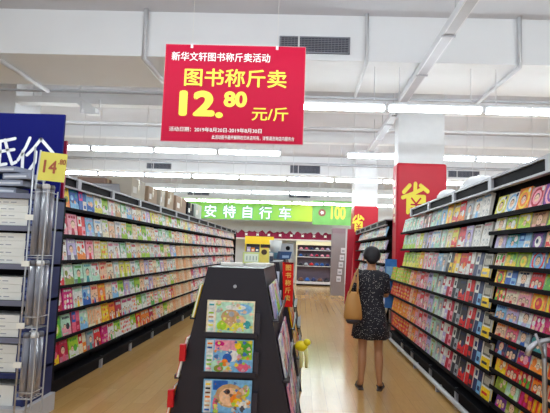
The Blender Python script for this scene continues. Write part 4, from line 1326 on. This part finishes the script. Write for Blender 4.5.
# yellow-headed shelves, left of the helmets
t = thing('goods_stand', 'yellow-headed shelf stand between the left shelving end and the helmets', 'shelving', (-1.85, 18.6, 0))
MB().box(-0.62, 0.62, 0.0, 0.05, 1.83, 2.16).build('header_board', M('signal_yellow', 'ecc926', 0.5), t)
MB().box(-0.62, 0.62, 0.28, 0.32, 0, 1.83).build('back_panel', M('dark_panel', '35303a', 0.6), t)
for x in (-0.62, 0.0, 0.58):
    MB().box(x, x + 0.04, 0.0 if x else 0.24, 0.28, 0, 1.83).build('upright', M('yellow_upright', 'd8c04a', 0.5), t)
for z in (0.4, 0.8, 1.2, 1.5):
    MB().box(-0.62, 0.62, 0.0, 0.28, z - 0.03, z).build('shelf', GREYF, t)
PK = ['crimson', 'grey', 'lilac', 'orange', 'navy', 'tan']
for s, z in enumerate((1.2, 1.5)):
    for i in range(6):
        c = PK[(i + 2 * s) % 6]
        o = MB().box(-0.07, 0.07, -0.06, 0.06, 0, 0.2 - 0.03 * (i % 2)).build('goods_packet', M('packet_' + c, COL[c], 0.5))
        MB().box(-0.05, 0.05, -0.062, -0.06, 0.04, 0.1).build('paper_label', PAPER, o)
        tag(o, '%s packet on the %s shelf of the yellow-headed stand, %s in its row' % (c, ('upper middle', 'top')[s], ORD[i]), 'packet', 'packets on the yellow-headed stand')
        o.location = (-1.85 - 0.46 + 0.185 * i, 18.73, z + 0.001)
# grey end unit with white hanging goods
t = thing('end_unit', 'tall grey end unit between the helmet shelves and the farther red pillar', 'end panel', (1.33, 16.0, 0))
MB().box(-0.24, 0.26, 0, 0.4, 0, 2.47).build('panel', M('warm_grey_panel', '8f8788', 0.6), t)
MB().box(-0.24, 0.26, -0.01, 0.0, 2.28, 2.47).build('header_board', M('dull_header', '8a7880', 0.6), t)
for k in range(5):
    o = MB().box(-0.07, 0.09, -0.05, 0.0, 0, 0.2).build('hanging_packet', M('white_packet', 'dedee4', 0.4))
    MB().box(-0.04, 0.06, -0.052, -0.05, 0.05, 0.12).build('printed_panel', M('packet_grey', '8f94a6', 0.5), o)
    tag(o, 'white packet hanging on the grey end unit, %s from the top' % ORD[k], 'packet', 'packets on the grey end unit')
    o.location = (1.5 - 0.035 * k, 15.995, 1.55 - 0.26 * k)
t = thing('vertical_banner', 'narrow red upright banner between the grey end unit and the farther pillar', 'banner', (1.47, 13.3, 0))
MB().loft([[(-0.14, -0.01, 0.02), (0.0, -0.01, 0.02), (0.0, 0.01, 0.02), (-0.14, 0.01, 0.02)], [(-0.09, -0.01, 2.3), (0.13, -0.01, 2.3), (0.13, 0.01, 2.3), (-0.09, 0.01, 2.3)]]).build('panel', M('deep_red', 'b0142e', 0.45), t)
MB().box(-0.1, 0.1, -0.1, 0.1, 0, 0.02).build('foot', BLACK, t)

# ================================================================== the woman
PXX, PYY = 0.822, 5.12
sk = dict(
    pel=(0, 0, 0.87, 0.10), wai=(0, 0.0, 1.0, 0.095), che=(0, 0.01, 1.17, 0.105), upp=(0, 0.0, 1.29, 0.085), nk0=(0, -0.012, 1.355, 0.05), nk1=(0, 0.004, 1.42, 0.044), hd0=(0, 0.028, 1.475, 0.062), hd1=(0, 0.02, 1.54, 0.078), hd2=(0, 0.012, 1.585, 0.062), nose=(0, 0.112, 1.495, 0.012),
    hl=(-0.085, 0, 0.80, 0.083), kl=(-0.088, 0.012, 0.46, 0.050), cl=(-0.092, -0.02, 0.33, 0.056), al=(-0.098, -0.005, 0.09, 0.031), el=(-0.10, -0.02, 0.042, 0.029), bl=(-0.112, 0.10, 0.032, 0.030), tl=(-0.118, 0.155, 0.028, 0.022),
    hr=(0.085, 0, 0.80, 0.083), kr=(0.095, 0.012, 0.46, 0.050), cr=(0.10, -0.02, 0.33, 0.056), ar=(0.108, -0.005, 0.09, 0.031), er=(0.108, -0.02, 0.042, 0.029), br=(0.135, 0.10, 0.032, 0.030), tr=(0.148, 0.155, 0.028, 0.022),
    sl=(-0.145, 0.0, 1.295, 0.052), ell=(-0.195, 0.0, 1.05, 0.038), wl=(-0.10, 0.21, 1.10, 0.026), pl=(-0.065, 0.275, 1.13, 0.026),
    sr=(0.145, 0.0, 1.295, 0.052), elr=(0.185, 0.06, 1.06, 0.038), wr=(0.09, 0.25, 1.14, 0.026), pr=(0.06, 0.315, 1.17, 0.026),
)
eg = [('pel', 'wai'), ('wai', 'che'), ('che', 'upp'), ('upp', 'nk0'), ('nk0', 'nk1'), ('nk1', 'hd0'), ('hd0', 'hd1'), ('hd1', 'hd2'), ('hd0', 'nose')]
for s in 'lr':
    eg += [('pel', 'h' + s), ('h' + s, 'k' + s), ('k' + s, 'c' + s), ('c' + s, 'a' + s), ('a' + s, 'e' + s), ('a' + s, 'b' + s), ('b' + s, 't' + s), ('upp', 's' + s), ('s' + s, 'el' + s), ('el' + s, 'w' + s), ('w' + s, 'p' + s)]
for s, sg in (('l', 1), ('r', -1)):
    p = Vector(sk['p' + s][:3])
    for k, (dx, dz, ln) in enumerate(((0.0, 0.030, 0.062), (0.008, 0.011, 0.072), (0.008, -0.009, 0.068), (0.0, -0.028, 0.052))):
        a, b, c = 'f%s%da' % (s, k), 'f%s%db' % (s, k), 'f%s%dc' % (s, k)
        sk[a] = (p.x + sg * 0.008, p.y + 0.022, p.z + dz, 0.009)
        sk[b] = (p.x + sg * (0.028 + dx), p.y + 0.022 + ln * 0.55, p.z + dz, 0.0085)
        sk[c] = (p.x + sg * (0.055 + dx), p.y + 0.010 + ln * 0.6, p.z + dz - 0.004, 0.0075)
        eg += [('p' + s, a), (a, b), (b, c)]
    sk['t1' + s] = (p.x - sg * 0.004, p.y - 0.004, p.z + 0.036, 0.011)
    sk['t2' + s] = (p.x + sg * 0.022, p.y + 0.022, p.z + 0.060, 0.0095)
    eg += [('p' + s, 't1' + s), ('t1' + s, 't2' + s)]
names = list(sk)
ix = {k: i for i, k in enumerate(names)}
me = bpy.data.meshes.new('body_skeleton')
me.from_pydata([sk[k][:3] for k in names], [(ix[a], ix[b]) for a, b in eg], [])
bo = bpy.data.objects.new('body_skeleton', me)
C.objects.link(bo)
bo.modifiers.new('skin', 'SKIN').use_smooth_shade = True
sv = me.skin_vertices[0].data
for k in names:
    sv[ix[k]].radius = (sk[k][3], sk[k][3])
    sv[ix[k]].use_root = k == 'pel'
bo.modifiers.new('smooth', 'SUBSURF').levels = 2
bo.modifiers['smooth'].render_levels = 2
bpy.context.view_layer.update()
bm_ = bpy.data.meshes.new_from_object(bo.evaluated_get(bpy.context.evaluated_depsgraph_get()))
bpy.data.objects.remove(bo)
SKINM = M('skin', 'bd8762', 0.5, vary=0.05)
bm_.materials.clear()
bm_.materials.append(SKINM)
for v in bm_.vertices:
    if v.co.z < 0.012:
        v.co.z = 0.012
woman = bpy.data.objects.new('person', bm_)
C.objects.link(woman)
woman.location = (PXX, PYY, 0)
woman.rotation_euler = (0, 0, -0.06)
tag(woman, 'woman in a dark spotted dress and sandals standing with her back turned in the aisle', 'person')


def ring(cx, cy, z, rx, ry, n=28, rip=0.0, ph=0.0):
    return [(cx + (rx + rip * sin(7 * a + ph)) * cos(a), cy + (ry + rip * sin(7 * a + ph)) * sin(a), z) for a in [2 * pi * k / n for k in range(n)]]


def dress_material():
    mt = bpy.data.materials.new('spotted_black_cloth')
    mt.use_nodes = True
    nt = mt.node_tree
    b = nt.nodes['Principled BSDF']
    b.inputs['Roughness'].default_value = 0.85
    tc = nt.nodes.new('ShaderNodeTexCoord')
    vo = nt.nodes.new('ShaderNodeTexVoronoi')
    vo.inputs['Scale'].default_value = 62
    nt.links.new(tc.outputs['Object'], vo.inputs['Vector'])
    rp = nt.nodes.new('ShaderNodeValToRGB')
    rp.color_ramp.elements[0].position = 0.16
    rp.color_ramp.elements[0].color = (*lin(hexc('d8d4d0')), 1)
    rp.color_ramp.elements[1].position = 0.22
    rp.color_ramp.elements[1].color = (*lin(hexc('1d1c26')), 1)
    nt.links.new(vo.outputs['Distance'], rp.inputs['Fac'])
    nt.links.new(rp.outputs['Color'], b.inputs['Base Color'])
    return mt


DR = dress_material()
d = MB()
d.loft([ring(0, -0.005, 1.368, 0.085, 0.066), ring(0, -0.003, 1.345, 0.13, 0.083), ring(0, 0, 1.31, 0.172, 0.10), ring(0, 0.002, 1.25, 0.178, 0.115), ring(0, 0.005, 1.15, 0.158, 0.122), ring(0, 0.002, 1.04, 0.142, 0.116, rip=0.002), ring(0, 0, 0.985, 0.146, 0.122, rip=0.004),
        ring(0, -0.004, 0.90, 0.170, 0.146, rip=0.007), ring(0, -0.004, 0.80, 0.185, 0.160, rip=0.010, ph=0.3), ring(0, -0.003, 0.70, 0.200, 0.170, rip=0.013, ph=0.6), ring(0, 0, 0.59, 0.212, 0.18, rip=0.018, ph=0.9)], caps=False)
o = d.build('dress', DR, woman, True)
so = o.modifiers.new('cloth', 'SOLIDIFY')
so.thickness = 0.004
so.offset = 1
for s in 'lr':
    a, b = Vector(sk['s' + s][:3]), Vector(sk['el' + s][:3])
    sg = -1 if s == 'l' else 1
    MB().tube([a + Vector((-sg * 0.04, 0, 0.015)), a + Vector((sg * 0.005, 0, -0.01)), a.lerp(b, 0.4), a.lerp(b, 0.78)], [0.06, 0.066, 0.060, 0.058], 16).build('sleeve', DR, woman, True)
HR = M('black_hair', '17141a', 0.55, vary=0.25, scale=30)
h = MB().ell((0, 0.0, 1.545), (0.103, 0.104, 0.103), 22, 12)
h.v = [(x, y - 0.012 if z < 1.56 else y, z - (0.02 if y < -0.03 and z < 1.52 else 0)) for x, y, z in h.v]
h.v = [(x * (0.8 if z < 1.48 else 1), min(y, 0.055) if z < 1.56 else y, z) for x, y, z in h.v]
ho = h.build('hair', HR, woman, True)
MB().ell((0.0, -0.07, 1.50), (0.07, 0.045, 0.06), 16, 8).build('hair_bun', HR, woman, True)
for sx in (-1, 1):
    MB().ell((sx * 0.031, 0.098, 1.525), (0.013, 0.008, 0.008), 8, 6).build('eye', M('dark_eye', '241c1a', 0.3), woman, True)
    MB().ell((sx * 0.088, 0.02, 1.50), (0.010, 0.02, 0.028), 8, 6).build('ear', SKINM, woman, True)
MB().ell((0, 0.098, 1.462), (0.022, 0.008, 0.007), 8, 6).build('mouth', M('lips', 'a8504c', 0.5), woman, True)
SAN = M('dark_sandal', '4a3a32', 0.6)
for s, sg in (('l', -1), ('r', 1)):
    e, b_, tt = Vector(sk['e' + s][:3]), Vector(sk['b' + s][:3]), Vector(sk['t' + s][:3])
    q = MB()
    out = []
    dirv = (tt - e).normalized()
    nv = Vector((-dirv.y, dirv.x, 0)).normalized()
    for f_, wd in ((-0.03, 0.016), (-0.012, 0.03), (0.05, 0.032), (0.13, 0.042), (0.18, 0.036), (0.205, 0.016)):
        out.append((e + dirv * f_, wd))
    pts = [p + nv * wd for p, wd in out] + [p - nv * wd for p, wd in reversed(out)]
    q.loft([[(p.x, p.y, 0.0) for p in pts], [(p.x, p.y, 0.014) for p in pts]])
    so_ = q.build('sandal', SAN, woman)
    m0 = e + dirv * 0.13
    MB().tube([m0 + nv * 0.044 + Vector((0, 0, -0.02)), m0 + nv * 0.03 + Vector((0, 0, 0.018)), m0 + Vector((0, 0, 0.034)), m0 - nv * 0.03 + Vector((0, 0, 0.018)), m0 - nv * 0.044 + Vector((0, 0, -0.02))], 0.008, 6).build('strap', SAN, so_, True)
# shoulder bag
TAN = M('tan_leather', 'c08a4c', 0.5, vary=0.1)
t = thing('shoulder_bag', 'tan leather shoulder bag hanging at the elbow of the woman in the spotted dress', 'bag', (PXX - 0.235, PYY - 0.215, 0.815), (0, 0, 0))
bg = MB().loft([[(x * wx, y * wy, z) for x, y in ((-1, -1), (0, -1.15), (1, -1), (1.05, 0), (1, 1), (0, 1.15), (-1, 1), (-1.05, 0))] for z, wx, wy in ((0.0, 0.08, 0.05), (0.03, 0.098, 0.06), (0.15, 0.088, 0.055), (0.29, 0.06, 0.03), (0.31, 0.055, 0.02))])
bo_ = bg.build('bag_body', TAN, t, True)
MB().loft([[(x * wx, y * wy, z) for x, y in ((-1, -1), (0, -1.15), (1, -1), (1.05, 0), (1, 1), (0, 1.15), (-1, 1), (-1.05, 0))] for z, wx, wy in ((-0.04, 0.04, 0.04), (-0.03, 0.06, 0.045), (0.012, 0.084, 0.055))]).build('base_shadow', M('bag_shadow_brown', '3a2e2e', 0.6), t, True)  # shadow at the bottom of the bag, built as a dark solid
for y in (-0.03, 0.03):
    MB().tube([(-0.045, y, 0.29), (-0.01, y + 0.02, 0.40), (0.035, y * 0.5 + 0.09, 0.51), (0.07, y * 0.3 + 0.165, 0.565), (0.06, y * 0.3 + 0.10, 0.50), (0.05, y, 0.38), (0.045, y, 0.29)], 0.008, 6, ref=(0.2, 1, 0)).build('strap', TAN, t, True)
